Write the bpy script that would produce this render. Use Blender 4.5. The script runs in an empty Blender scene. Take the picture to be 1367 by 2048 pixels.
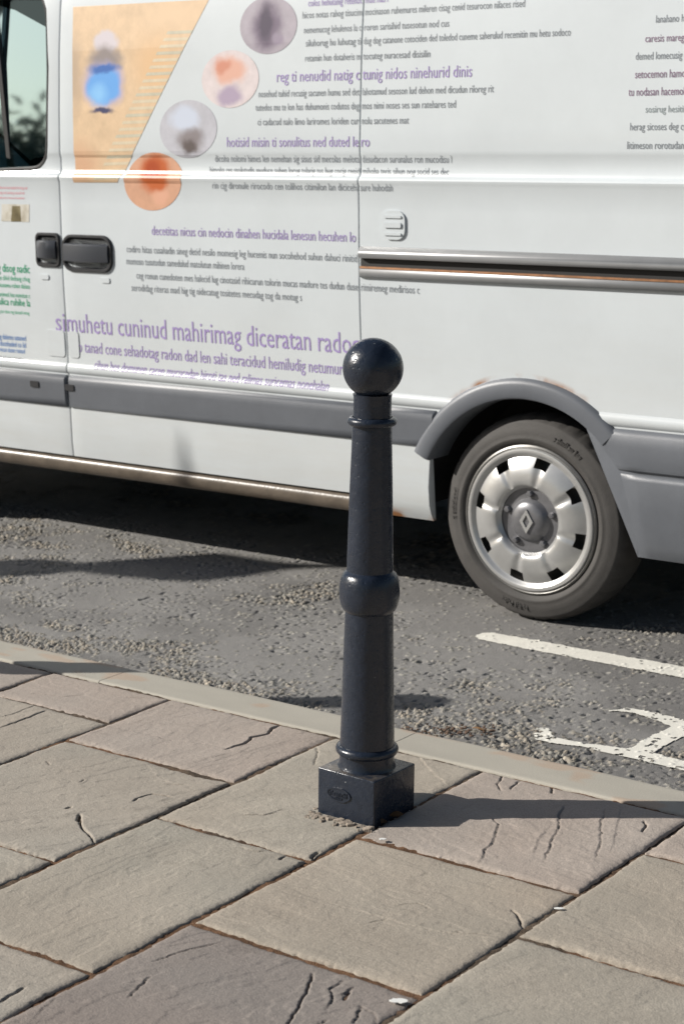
import bpy, bmesh, math, random
import numpy as np
from mathutils import Vector, Matrix
random.seed(7)
SC = bpy.context.scene
# ------------------------------------------------------------------ camera
F_PX, PITCH, ROLL, YAW = 3796.2, math.radians(12.1176), math.radians(-1.04816), math.radians(37.251)
_r = Vector((math.cos(YAW), math.sin(YAW), 0)); _f0 = Vector((-math.sin(YAW), math.cos(YAW), 0)); _u0 = Vector((0, 0, 1))
CW = _f0*math.cos(PITCH) - _u0*math.sin(PITCH); _up = _u0*math.cos(PITCH) + _f0*math.sin(PITCH)
CR = _r*math.cos(ROLL) + _up*math.sin(ROLL); CU = -_r*math.sin(ROLL) + _up*math.cos(ROLL)
CAM = Vector((0, 0, 1.5))
cd = bpy.data.cameras.new("camera"); cam = bpy.data.objects.new("camera", cd); SC.collection.objects.link(cam)
cam.matrix_world = Matrix(((CR.x, CU.x, -CW.x, CAM.x), (CR.y, CU.y, -CW.y, CAM.y), (CR.z, CU.z, -CW.z, CAM.z), (0, 0, 0, 1)))
cd.sensor_fit = 'VERTICAL'; cd.sensor_height = 36; cd.lens = F_PX/2048*36
cd.clip_start = .05; cd.clip_end = 3000
cd.dof.use_dof = True; cd.dof.focus_distance = 4.25; cd.dof.aperture_fstop = 6.7
SC.camera = cam
# ------------------------------------------------------------------ light
SUN_AZ = math.radians(34.0)      # direction the light travels in plan
SUN_EL = math.radians(29.0)
w = bpy.data.worlds.new("World"); SC.world = w; w.use_nodes = True
nt = w.node_tree; bg = nt.nodes['Background']; sky = nt.nodes.new('ShaderNodeTexSky')
sky.sky_type = 'NISHITA'; sky.sun_disc = False; sky.sun_elevation = SUN_EL
sky.sun_rotation = math.atan2(-math.cos(SUN_AZ), -math.sin(SUN_AZ)) % (2*math.pi)
sky.air_density = 1.0; sky.dust_density = 1.6; sky.ozone_density = 1.0
nt.links.new(sky.outputs[0], bg.inputs[0]); bg.inputs[1].default_value = .05
sl = bpy.data.lights.new("sun", 'SUN'); sl.energy = 5.0; sl.angle = math.radians(.55); sl.color = (1, .955, .89)
so = bpy.data.objects.new("sun", sl); SC.collection.objects.link(so)
sd = Vector((math.cos(SUN_AZ)*math.cos(SUN_EL), math.sin(SUN_AZ)*math.cos(SUN_EL), -math.sin(SUN_EL)))
so.rotation_euler = sd.to_track_quat('-Z', 'Y').to_euler(); so.location = (-8, -6, 8)
SC.view_settings.view_transform = 'Standard'; SC.view_settings.look = 'None'
SC.view_settings.exposure = .24; SC.view_settings.gamma = 1

ROADZ = -.10
CX, CY = 683.5, 1024
def ray(x, y): return CW*F_PX + CR*(x-CX) + CU*(CY-y)
def gnd(x, y, z=0.):            # measured point of the photograph -> its place on the ground
    d = ray(x, y); t = (z-CAM.z)/d.z; return CAM + d*t
YV = 4.895
def van(x, y):                  # measured point -> (X, height above road) on the van's near side
    d = ray(x, y); t = (YV-CAM.y)/d.y; p = CAM + d*t; return p.x, p.z-ROADZ
# ------------------------------------------------------------------ noise
def _h(i, j, s):
    n = (i.astype(np.int64)*374761393 + j.astype(np.int64)*668265263 + s*974634777) & 0xffffffff
    n = ((n ^ (n >> 13))*1274126177) & 0xffffffff
    return ((n ^ (n >> 16)) & 0xffffff)/float(0xffffff)
def vn(x, y, s=0):
    xi = np.floor(x); yi = np.floor(y); fx = x-xi; fy = y-yi
    fx = fx*fx*(3-2*fx); fy = fy*fy*(3-2*fy)
    a = _h(xi, yi, s); b = _h(xi+1, yi, s); c = _h(xi, yi+1, s); d = _h(xi+1, yi+1, s)
    return (a*(1-fx)+b*fx)*(1-fy) + (c*(1-fx)+d*fx)*fy
def fbm(x, y, s=0, o=4):
    t = 0; a = .5; n = 0
    for k in range(o): t = t + a*vn(x*2**k+k*13.7, y*2**k+k*7.3, s+k); n += a; a *= .5
    return t/n
def sst(a, b, x): t = np.clip((x-a)/(b-a), 0, 1); return t*t*(3-2*t)
# ------------------------------------------------------------------ materials
def mat(name, col, rough=.6, metal=0., coat=0., bump=0., bscale=200., var=0., vscale=8., spec=.5, vcol=None, sheen=0):
    m = bpy.data.materials.new(name); m.use_nodes = True; nt = m.node_tree; N = nt.nodes; L = nt.links
    p = N['Principled BSDF']; p.inputs['Roughness'].default_value = rough; p.inputs['Metallic'].default_value = metal
    p.inputs['Coat Weight'].default_value = coat; p.inputs['Coat Roughness'].default_value = .06
    p.inputs['Specular IOR Level'].default_value = spec
    tc = N.new('ShaderNodeTexCoord')
    c = N.new('ShaderNodeRGB'); c.outputs[0].default_value = (*col, 1); out = c.outputs[0]
    if var:
        n = N.new('ShaderNodeTexNoise'); n.inputs['Scale'].default_value = vscale; n.inputs['Detail'].default_value = 6
        n.inputs['Roughness'].default_value = .65; L.new(tc.outputs['Object'], n.inputs[0])
        mr = N.new('ShaderNodeMapRange'); mr.inputs[1].default_value = .3; mr.inputs[2].default_value = .7
        mr.inputs[3].default_value = 1-var; mr.inputs[4].default_value = 1+var*.6; L.new(n.outputs[0], mr.inputs[0])
        mx = N.new('ShaderNodeVectorMath'); mx.operation = 'SCALE'; L.new(out, mx.inputs[0]); L.new(mr.outputs[0], mx.inputs['Scale']); out = mx.outputs[0]
    L.new(out, p.inputs['Base Color'])
    if bump:
        n = N.new('ShaderNodeTexNoise'); n.inputs['Scale'].default_value = bscale; n.inputs['Detail'].default_value = 4
        L.new(tc.outputs['Object'], n.inputs[0])
        b = N.new('ShaderNodeBump'); b.inputs['Strength'].default_value = 1; b.inputs['Distance'].default_value = bump
        L.new(n.outputs[0], b.inputs['Height']); L.new(b.outputs[0], p.inputs['Normal'])
    m['_c'] = 1
    return m
def nodes(m): return m.node_tree.nodes, m.node_tree.links, m.node_tree.nodes['Principled BSDF']
def attr_mat(name, rough=.85, bump=.0006, bscale=350., grain=.12, gscale=260., spec=.35, spots=0):
    """colour from the mesh's own 'tone' attribute (mineral / dirt colour) with fine grain"""
    m = mat(name, (1, 1, 1), rough, bump=bump, bscale=bscale, spec=spec); N, L, p = nodes(m)
    a = N.new('ShaderNodeAttribute'); a.attribute_name = 'tone'
    tc = N.new('ShaderNodeTexCoord')
    n = N.new('ShaderNodeTexNoise'); n.inputs['Scale'].default_value = gscale; n.inputs['Detail'].default_value = 3; L.new(tc.outputs['Object'], n.inputs[0])
    mr = N.new('ShaderNodeMapRange'); mr.inputs[1].default_value = .3; mr.inputs[2].default_value = .7
    mr.inputs[3].default_value = 1-grain; mr.inputs[4].default_value = 1+grain; L.new(n.outputs[0], mr.inputs[0])
    mx = N.new('ShaderNodeVectorMath'); mx.operation = 'SCALE'; L.new(a.outputs['Color'], mx.inputs[0]); L.new(mr.outputs[0], mx.inputs['Scale'])
    L.new(mx.outputs[0], p.inputs['Base Color'])
    return m
def srgb(r, g, b): return tuple(((c/255)/12.92 if c/255 <= .04045 else ((c/255+.055)/1.055)**2.4) for c in (r, g, b))
# ------------------------------------------------------------------ object helpers
ORG = [Vector((0, 0, 0))]
def link(name, me, m, parent=None, smooth=None, **props):
    o = bpy.data.objects.new(name, me); SC.collection.objects.link(o)
    if m is not None:
        for q in (m if isinstance(m, (list, tuple)) else [m]): me.materials.append(q)
    if parent is not None: o.parent = parent
    if smooth is not None:
        me.shade_smooth(); me.set_sharp_from_angle(angle=math.radians(smooth))
    for k, v in props.items(): o[k] = v
    return o
def obj(name, bm, m, parent=None, smooth=None, **props):
    if parent is not None: bmesh.ops.translate(bm, verts=bm.verts, vec=-ORG[0])
    me = bpy.data.meshes.new(name); bm.normal_update(); bm.to_mesh(me); bm.free()
    return link(name, me, m, parent, smooth, **props)
def thing(name, loc, label, cat, group=None):
    o = bpy.data.objects.new(name, None); SC.collection.objects.link(o); o.location = loc; o.empty_display_size = .2
    o['label'] = label; o['category'] = cat
    if group: o['group'] = group
    ORG[0] = Vector(loc); return o
def grid_mesh(name, X, Y, Z, tone=None):
    ny, nx = X.shape; co = np.stack([X, Y, Z], -1).reshape(-1, 3).astype(np.float32)
    i = np.arange(nx*ny).reshape(ny, nx)
    f = np.stack([i[:-1, :-1], i[:-1, 1:], i[1:, 1:], i[1:, :-1]], -1).reshape(-1, 4)
    return raw_mesh(name, co, f, tone)
def raw_mesh(name, co, f, tone=None):
    me = bpy.data.meshes.new(name); me.vertices.add(len(co)); me.vertices.foreach_set('co', np.ascontiguousarray(co, np.float32).ravel())
    me.loops.add(f.size); me.loops.foreach_set('vertex_index', f.astype(np.int32).ravel())
    me.polygons.add(len(f)); me.polygons.foreach_set('loop_start', np.arange(len(f), dtype=np.int32)*4)
    me.update(calc_edges=True)
    if tone is not None:
        a = me.color_attributes.new('tone', 'FLOAT_COLOR', 'POINT')
        c = np.ones((len(co), 4), np.float32); c[:, :3] = tone.reshape(-1, 3); a.data.foreach_set('color', c.ravel())
    me.validate(); return me
def box(bm, x0, x1, y0, y1, z0, z1, bev=0, seg=2):
    r = bmesh.ops.create_cube(bm, size=1); vs = r['verts']
    for v in vs: v.co = Vector(((x0+x1)/2+v.co.x*(x1-x0), (y0+y1)/2+v.co.y*(y1-y0), (z0+z1)/2+v.co.z*(z1-z0)))
    if bev:
        es = list({e for v in vs for e in v.link_edges})
        bmesh.ops.bevel(bm, geom=es, offset=bev, segments=seg, profile=.5, affect='EDGES')
def lathe(bm, prof, c, axis='Z', n=48, a0=0, a1=2*math.pi, close=True):
    """prof: (radius, along) pairs"""
    c = Vector(c); full = abs(a1-a0-2*math.pi) < 1e-6; rings = []
    cnt = n if full else n+1
    for r, h in prof:
        row = []
        for k in range(cnt):
            a = a0+(a1-a0)*k/n; ca, sa = math.cos(a)*r, math.sin(a)*r
            row.append(bm.verts.new(c + (Vector((ca, sa, h)) if axis == 'Z' else Vector((ca, h, sa)) if axis == 'Y' else Vector((h, ca, sa)))))
        rings.append(row)
    for A, B in zip(rings[:-1], rings[1:]):
        for k in range(n):
            k2 = (k+1) % cnt
            try: bm.faces.new((A[k], A[k2], B[k2], B[k]))
            except ValueError: pass
    if close and full:
        for row, fl in ((rings[0], True), (rings[-1], False)):
            try: bm.faces.new(row[::-1] if fl else row)
            except ValueError: pass
    return rings
def sweep(bm, pts, r, n=8, cap=True):
    pts = [Vector(p) for p in pts]; prev = None; rings = []
    for i, p in enumerate(pts):
        t = (pts[min(i+1, len(pts)-1)] - pts[max(i-1, 0)]).normalized()
        up = Vector((0, 0, 1)) if abs(t.z) < .9 else Vector((1, 0, 0))
        a = t.cross(up).normalized(); b = a.cross(t).normalized()
        rr = r[i] if isinstance(r, (list, tuple)) else r
        rings.append([bm.verts.new(p + a*math.cos(2*math.pi*k/n)*rr + b*math.sin(2*math.pi*k/n)*rr) for k in range(n)])
    for A, B in zip(rings[:-1], rings[1:]):
        for k in range(n): bm.faces.new((A[k], A[(k+1) % n], B[(k+1) % n], B[k]))
    if cap: bm.faces.new(rings[0][::-1]); bm.faces.new(rings[-1])
def prism(bm, poly, fn, t0, t1):
    """poly in 2-D; fn(u,v,t) -> 3-D; solid between t0 and t1"""
    a = [bm.verts.new(fn(u, v, t0)) for u, v in poly]; b = [bm.verts.new(fn(u, v, t1)) for u, v in poly]
    bm.faces.new(a); bm.faces.new(b[::-1]); n = len(poly)
    for k in range(n): bm.faces.new((a[k], b[k], b[(k+1) % n], a[(k+1) % n]))
def rrect(x0, x1, y0, y1, r, n=6):
    out = []
    for cx, cy, a in ((x1-r, y1-r, 0), (x0+r, y1-r, 90), (x0+r, y0+r, 180), (x1-r, y0+r, 270)):
        for k in range(n+1):
            t = math.radians(a+90*k/n); out.append((cx+r*math.cos(t), cy+r*math.sin(t)))
    return out

# ================================================================== PAVEMENT
KI, KO = 3.487, 3.635
Z1 = lambda x, y: (x/1.953, 1250+y/1.953)
Z2 = lambda x, y: (667+x/1.953, 1200+y/1.953)
Z3 = lambda x, y: (x/1.953, 1600+y/1.953)
Z4 = lambda x, y: (667+x/1.953, 1600+y/1.953)
# cracks and riven ledges of the flagstones: (map, points, width m, depth m, ledge height m)
CR_ = [(Z1, [(880, 485), (960, 465), (985, 440), (1050, 425), (1060, 405), (1105, 385)], .0042, .009, .0022),
 (Z1, [(410, 395), (600, 430), (660, 450), (740, 455), (840, 470), (880, 485)], .002, .001, -.0014),
 (Z1, [(520, 692), (550, 670), (600, 660), (670, 672)], .0034, .006, .001), (Z1, [(735, 685), (775, 672)], .003, .006, 0),
 (Z1, [(310, 735), (318, 780), (345, 815), (380, 850)], .0034, .008, .001), (Z1, [(262, 716), (276, 708)], .006, .006, 0), (Z1, [(304, 765), (312, 738)], .006, .006, 0),
 (Z1, [(0, 402), (90, 372), (180, 337)], .003, .005, .002), (Z1, [(0, 362), (70, 345), (140, 315)], .002, .003, .001),
 (Z1, [(315, 615), (330, 603)], .003, .004, 0), (Z1, [(640, 618), (725, 622)], .002, .003, .001),
 (Z1, [(1240, 475), (1235, 520), (1225, 548)], .002, .003, 0), (Z1, [(940, 742), (1030, 742), (1110, 722)], .002, .003, .0015),
 (Z1, [(180, 530), (195, 550)], .002, .003, 0), (Z1, [(570, 540), (620, 600), (700, 625)], .002, .0006, .001),
 (Z3, [(0, 790), (60, 755), (95, 735)], .0036, .008, .002), (Z3, [(500, 775), (560, 715), (590, 688)], .0022, .004, .001),
 (Z3, [(1225, 670), (1200, 740), (1170, 790), (1165, 810), (1120, 875)], .003, .007, .001), (Z3, [(1340, 780), (1367, 745)], .004, .007, 0),
 (Z3, [(1270, 820), (1300, 790), (1290, 740), (1340, 700)], .002, .004, .0015), (Z3, [(1225, 875), (1290, 850)], .002, .004, 0),
 (Z3, [(600, 630), (720, 590), (790, 570), (860, 555)], .002, .003, .0012), (Z3, [(120, 875), (200, 790), (240, 770)], .002, .001, .001),
 (Z4, [(570, 250), (590, 200), (625, 165), (640, 100), (600, 60)], .0026, .0035, .0022), (Z4, [(820, 240), (850, 170), (880, 110), (880, 60), (900, 20)], .0026, .004, .0018),
 (Z4, [(780, 215), (800, 160), (840, 110)], .002, .001, .0016), (Z4, [(1025, 235), (1045, 140), (1040, 90), (1060, 40)], .0024, .004, .0012),
 (Z4, [(1085, 200), (1110, 100), (1120, 30)], .002, .0015, .001), (Z4, [(690, 425), (715, 445), (740, 495)], .0028, .006, 0),
 (Z4, [(460, 515), (610, 530)], .002, .003, .001), (Z4, [(140, 480), (205, 468)], .002, .003, 0), (Z4, [(250, 412), (330, 405), (380, 430)], .002, .003, .0006),
 (Z4, [(0, 410), (120, 440), (300, 490), (450, 520), (640, 545)], .002, .0008, .0014), (Z4, [(1200, 130), (1220, 100), (1210, 85)], .003, .006, 0),
 (Z2, [(660, 680), (640, 720), (655, 745)], .0026, .004, 0), (Z2, [(725, 705), (690, 740)], .003, .004, 0), (Z2, [(855, 725), (850, 755)], .004, .004, 0),
 (Z3, [(940, 190), (980, 200), (1040, 205)], .002, .002, .002), (Z3, [(1090, 235), (1115, 218)], .004, .006, 0), (Z3, [(1205, 222), (1240, 200)], .005, .006, 0),
 (Z4, [(30, 760), (80, 730)], .003, .005, .001), (Z4, [(80, 875), (105, 800)], .003, .005, .002), (Z4, [(105, 800), (160, 830), (175, 875)], .002, .003, .001),
 (Z1, [(100, 262), (250, 280), (330, 272)], .002, .0015, .001), (Z1, [(480, 282), (600, 285)], .002, .002, .001), (Z2, [(320, 600), (380, 670), (440, 720)], .002, .0008, .0015)]
CRW = []
for mp, pts, wd, dp, lg in CR_:
    P = [np.array(gnd(*mp(*p))[:2]) for p in pts]
    Q = []
    if mp is Z4 and lg > 0: dp *= .6
    for a, b in zip(P[:-1], P[1:]):                 # roughen the line
        n = max(2, int(np.linalg.norm(b-a)/.012))
        for k in range(n): Q.append(a+(b-a)*k/n + (np.random.RandomState(len(Q)+int(a[0]*1e3) % 997).rand(2)-.5)*.005)
    Q.append(P[-1]); CRW.append((np.array(Q), wd, dp, lg))
def cracks(X, Y):
    Z = np.zeros_like(X); D = np.zeros_like(X)
    for Q, wd, dp, lg in CRW:
        m = (X > Q[:, 0].min()-.05) & (X < Q[:, 0].max()+.05) & (Y > Q[:, 1].min()-.05) & (Y < Q[:, 1].max()+.05)
        if not m.any(): continue
        x = X[m]; y = Y[m]; best = np.full(x.shape, 9.); side = np.zeros(x.shape); tt = np.zeros(x.shape)
        for k, (a, b) in enumerate(zip(Q[:-1], Q[1:])):
            d = b-a; L2 = d@d+1e-12; t = np.clip(((x-a[0])*d[0]+(y-a[1])*d[1])/L2, 0, 1)
            dx = x-a[0]-t*d[0]; dy = y-a[1]-t*d[1]; ds = np.hypot(dx, dy); u = ds < best
            best[u] = ds[u]; side[u] = np.sign(d[0]*dy-d[1]*dx)[u]; tt[u] = ((k+t)/(len(Q)-1))[u]
        env = np.clip(np.minimum(tt, 1-tt)*5+.25, 0, 1)*(.6+.8*vn(x*90, y*90, 5))
        g = np.exp(-(best/(wd*.48))**2)*1.5
        z = -g*dp*env + np.where(side > 0, lg*env*np.exp(-best/.022), 0)
        Z[m] += z; D[m] = np.maximum(D[m], g*env*min(1, dp/.006))
    return Z, D
PAVE = attr_mat('flagstone', rough=.88, bump=.0010, bscale=260, grain=.15, gscale=300)
K = .86
def C(r, g, b, k=1.): return np.array(srgb(r, g, b))*K*k
GREY = C(171, 163, 150); PINK = C(170, 159, 149); GREEN = C(169, 161, 149); PURP = C(145, 136, 129); SAND = C(172, 162, 148)
XL = [-5.2, -4.72, -4.18, -3.645, -3.213, -2.68, -2.256, -1.725, -1.19, -.7, -.2]
YJ = {0: [3.1, 2.5, 1.9], 1: [2.9, 2.3], 2: [3.0, 2.45, 1.9], 3: [3.251, 2.74, 2.2], 4: [3.098, 2.537, 1.95], 5: [2.838, 2.212, 1.7], 6: [3.0, 2.475, 1.88], 7: [3.255, 2.772, 2.2], 8: [3.05, 2.5, 1.95], 9: [2.8, 2.2]}
TONE = {(3, 0): PINK*1.02, (3, 1): GREEN, (4, 0): PINK*1.04, (4, 1): GREEN*1.0, (4, 2): GREY*.97, (5, 0): GREY, (5, 1): GREY*.98, (5, 2): GREEN*1.03, (6, 0): PINK*1.03, (6, 1): SAND, (6, 2): PURP, (6, 3): PURP, (7, 0): PINK, (7, 1): SAND*.97, (7, 2): GREY*.95, (2, 0): PINK, (7, 3): GREY}
BCX, BCY = -2.330, 3.131           # bollard
VV, FF, TT = [], [], []; base = 0
def slab(x0, x1, y0, y1, tone, seed, step, riv=1.):
    global base
    g = .0062; x0 += g; x1 -= g; y0 += g; y1 -= g
    nx = max(4, int((x1-x0)/step)); ny = max(4, int((y1-y0)/step))
    u = np.linspace(0, 1, nx); v = np.linspace(0, 1, ny)
    X, Y = np.meshgrid(x0+(x1-x0)*u, y0+(y1-y0)*v)
    dE = np.minimum(np.minimum(X-x0, x1-X), np.minimum(Y-y0, y1-Y))
    k = np.exp(-dE/.02)
    wx = (fbm(X*9, Y*9, seed, 4)-.5)*.010 + (vn(X*110, Y*110, seed+3)-.5)*.0035; wy = (fbm(X*9+50, Y*9, seed+9, 4)-.5)*.010+(vn(X*110+9, Y*110, seed+4)-.5)*.0035
    Xw = X+wx*k; Yw = Y+wy*k
    rs = np.random.RandomState(seed); an = rs.rand()*.9-.45+ (1.2 if rs.rand() > .5 else 0)
    a = X*math.cos(an)+Y*math.sin(an); b = -X*math.sin(an)+Y*math.cos(an)
    f = fbm(a*3.2, b*8, seed+20, 5)
    lev = f*9; fl = np.floor(lev); fr = lev-fl
    ter = (fl+sst(.0, .16, fr))*.0011
    Z = ter*riv*.6 + (fbm(X*5, Y*5, seed+31, 3)-.5)*.0035*riv + (fbm(X*60, Y*60, seed+41, 3)-.5)*.0008 + (vn(X*190, Y*190, seed+2)-.5)*.0006
    Z = Z-Z.mean()
    Z += (X-(x0+x1)/2)*(rs.rand()-.5)*.006 + (Y-(y0+y1)/2)*(rs.rand()-.5)*.006 + (rs.rand()-.5)*.002
    Z -= .0045*np.exp(-dE/(.0035*(1+2.5*fbm(X*14, Y*14, seed+7, 3)**2)))
    cz, cdn = cracks(X, Y); Z += cz
    tn = tone[None, None, :]*(1+.22*(fbm(X*4, Y*4, seed+51, 5)-.5)[..., None]+.16*(fbm(a*2.5, b*22, seed+55, 3)-.5)[..., None])
    hue = (fbm(X*3+7, Y*3, seed+61, 4)-.5)[..., None]
    tn = tn*(1+hue*np.array([.07, -.015, -.06]))
    dirt = np.clip(cdn*.65+.35*np.exp(-dE/.004)*fbm(X*20, Y*20, seed+8, 2), 0, 1)[..., None]  # crack and edge dirt, its brown also painting shade into the cracks
    tn = tn*(1-dirt)+C(92, 76, 64)*dirt
    sp = sst(.80, .86, vn(X*45, Y*45, seed+71))*sst(.55, .7, vn(X*7, Y*7, seed+72))
    tn = tn*(1-.10*sp[..., None])
    # skirt
    def pad(A, e=None):
        return np.pad(A, 1, mode='edge')
    Xp, Yp, Zp = pad(Xw), pad(Yw), pad(Z)
    Zp[0, :] -= .02; Zp[-1, :] -= .02; Zp[:, 0] -= .02; Zp[:, -1] -= .02
    Tp = np.pad(tn, ((1, 1), (1, 1), (0, 0)), mode='edge')
    n2, m2 = Xp.shape; i = np.arange(n2*m2).reshape(n2, m2)+base
    VV.append(np.stack([Xp, Yp, Zp], -1).reshape(-1, 3)); TT.append(Tp.reshape(-1, 3))
    FF.append(np.stack([i[:-1, :-1], i[:-1, 1:], i[1:, 1:], i[1:, :-1]], -1).reshape(-1, 4)); base += n2*m2
for c in range(len(XL)-1):
    ys = [KI-.004]+YJ.get(c, [3., 2.4])+[1.3, .8, .2]
    for k in range(len(ys)-1):
        fine = 3 <= c <= 7 and ys[k] > 1.9 or (c == 2 and k == 0)
        t = TONE.get((c, k), [GREY, PINK, GREEN, SAND][(c*3+k) % 4])
        slab(XL[c], XL[c+1], ys[k+1], ys[k], t, 100+c*17+k*5, 0.0026 if fine else .02, 1.5 if (c, k) in ((6, 2), (4, 1)) else 1.)
rs = np.random.RandomState(3)
for x0 in np.arange(-13.2, 6.8, .5):                # the rest of the footway, beyond the picture
    if -5.3 < x0 < -.3: continue
    y = KI-.004
    while y > -3:
        h = .45+rs.rand()*.2; slab(x0, x0+.5, y-h, y, [GREY, PINK, GREEN, SAND][rs.randint(4)], rs.randint(9999), .05); y -= h
for x0 in np.arange(-5.2, -.2, .5):
    y = .2
    while y > -3: slab(x0, x0+.5, y-.55, y, [GREY, PINK, GREEN, SAND][rs.randint(4)], rs.randint(9999), .05); y -= .55
me = raw_mesh('pavement', np.concatenate(VV), np.concatenate(FF), np.concatenate(TT)); me.shade_smooth()
link('pavement', me, PAVE, kind='structure')
# sand and dirt in the joints
def area(name, x0, x1, y0, y1, step, zf, tf, m, smooth=True, **kw):
    X, Y = np.meshgrid(np.arange(x0, x1+step*.5, step), np.arange(y0, y1+step*.5, step)); me = grid_mesh(name, X, Y, zf(X, Y), tf(X, Y))
    if smooth: me.shade_smooth()
    return link(name, me, m, kind='structure', **kw)
JM = attr_mat('joint_sand', rough=.95, bump=.002, bscale=300, grain=.35, gscale=420, spec=.2)
def jt(X, Y):
    a = fbm(X*4, Y*4, 3, 4)[..., None]; a = sst(.40, .62, a)
    b = sst(.4, .6, fbm(X*60, Y*60, 9, 2))[..., None]
    c = C(108, 82, 62)*(1-a)+C(92, 80, 68)*a
    return c*(.75+.5*b)
area('joint_sand', -5.2, -.7, 1.3, KI+.002, .006, lambda X, Y: -.0058+(fbm(X*70, Y*70, 4, 3)-.5)*.006+(fbm(X*6, Y*6, 14, 3)-.5)*.008, jt, JM)
# kerb stones
VV, FF, TT = [], [], []; base = 0
KERB = attr_mat('kerb_stone', rough=.8, bump=.0006, bscale=260, grain=.07, gscale=300)
def kerb_stone(x0, x1, step):
    global base
    g = .0012; prof = [(KI, -.13), (KI, -.006), (KI+.001, -.002), (KI+.004, 0.)]
    prof += [(KI+.004+(KO-.022-KI-.004)*k/14, 0.) for k in range(1, 15)]
    prof += [(KO-.022+.022*math.sin(a), -.022+.022*math.cos(a)) for a in [math.radians(15*k) for k in range(1, 7)]] + [(KO+.003, -.06), (KO+.006, -.2)]
    P = np.array(prof); xs = np.concatenate([[x0+g, x0+g], np.linspace(x0+g+.001, x1-g-.001, max(3, int((x1-x0)/step))), [x1-g, x1-g]])
    X = np.repeat(xs[:, None], len(P), 1); Y = np.repeat(P[None, :, 0], len(xs), 0); Z = np.repeat(P[None, :, 1], len(xs), 0).copy()
    top = np.clip((Z+.03)/.03, 0, 1)
    Z += top*((fbm(X*3, Y*9, 77, 4)-.5)*.003); Y = Y+np.where(Y > KO-.03, (fbm(X*5, Z*9, 78, 5)-.5)*.009*1., 0)
    Z[0, :] -= .15; Z[-1, :] -= .15
    t = C(178, 173, 161)[None, None]*(1+.18*(fbm(X*5, Y*14, 79, 4)-.5)[..., None])
    o = sst(.66, .75, fbm(X*7, Y*16, 90, 3))[..., None]*.35; t = t*(1-o)+C(186, 148, 118)*o
    edge = sst(KO-.018, KO, Y)[..., None]*.4; t = t*(1-edge)+C(140, 130, 118)*edge
    n2, m2 = X.shape; i = np.arange(n2*m2).reshape(n2, m2)+base
    VV.append(np.stack([X, Y, Z], -1).reshape(-1, 3)); TT.append(t.reshape(-1, 3))
    FF.append(np.stack([i[:-1, :-1], i[1:, :-1], i[1:, 1:], i[:-1, 1:]], -1).reshape(-1, 4)); base += n2*m2
kx = -3.48-.946*12
while kx < 8: kerb_stone(kx, kx+.946, .008 if -4.6 < kx < -1 else .05); kx += .946
me = raw_mesh('kerb', np.concatenate(VV), np.concatenate(FF), np.concatenate(TT)); me.shade_smooth(); link('kerb', me, KERB, kind='structure')

# ================================================================== ROAD
def road_h(X, Y):
    m = fbm(X*2.6, Y*4.2, 11, 4)*.75+fbm(X*14, Y*14, 12, 3)*.35
    near = np.exp(-((Y-3.86)/.13)**2)*sst(.30, .62, fbm(X*1.8+2, Y*.5, 17, 3))*.12
    far = sst(4.4, 5.2, Y)*.05
    M = sst(.55, .80, m+near-far)
    gut = 1-sst(3.70, 3.80, Y+(fbm(X*5, Y*3, 13, 3)-.5)*.10)       # silted gutter beside the kerb
    cs = .0165; best = np.full(X.shape, 9.); rnd = np.zeros(X.shape); rad = np.zeros(X.shape)
    i0 = np.floor(X/cs); j0 = np.floor(Y/cs)
    for di in (-1, 0, 1):
        for dj in (-1, 0, 1):
            i = i0+di; j = j0+dj
            px = (i+.5+(_h(i, j, 1)-.5)*.8)*cs; py = (j+.5+(_h(i, j, 2)-.5)*.8)*cs
            an = _h(i, j, 5)*3.14; ca = np.cos(an); sa = np.sin(an); dx = X-px; dy = Y-py
            e1 = dx*ca+dy*sa; e2 = (-dx*sa+dy*ca)*1.45
            d = np.maximum(np.abs(e1)*.75+np.abs(e2)*.5, np.hypot(e1, e2)); u = d < best
            best[u] = d[u]; rnd[u] = _h(i, j, 3)[u]; rad[u] = (.0042+.0056*_h(i, j, 4)**1.5)[u]
    M2 = M*(1-gut)
    ex = sst(-.12, .10, M2*.95+.15*(1-gut)-rnd)
    dome = np.sqrt(np.clip(1-(best/rad)**2, 0, 1))
    Z = ROADZ + (fbm(X*1.5, Y*1.5, 21, 3)-.5)*.008 + (fbm(X*40, Y*40, 22, 3)-.5)*.0016 - M2*.0044*(1-dome*ex) + dome*ex*.0040
    pit = sst(.74, .84, vn(X*75, Y*75, 31))*sst(.45, .6, fbm(X*6, Y*6, 32, 3))*(1-gut); Z -= pit*.0065
    Z += gut*(.003+(fbm(X*90, Y*90, 33, 2)-.5)*.004)
    return Z, dome*ex, rnd, M2, gut
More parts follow.
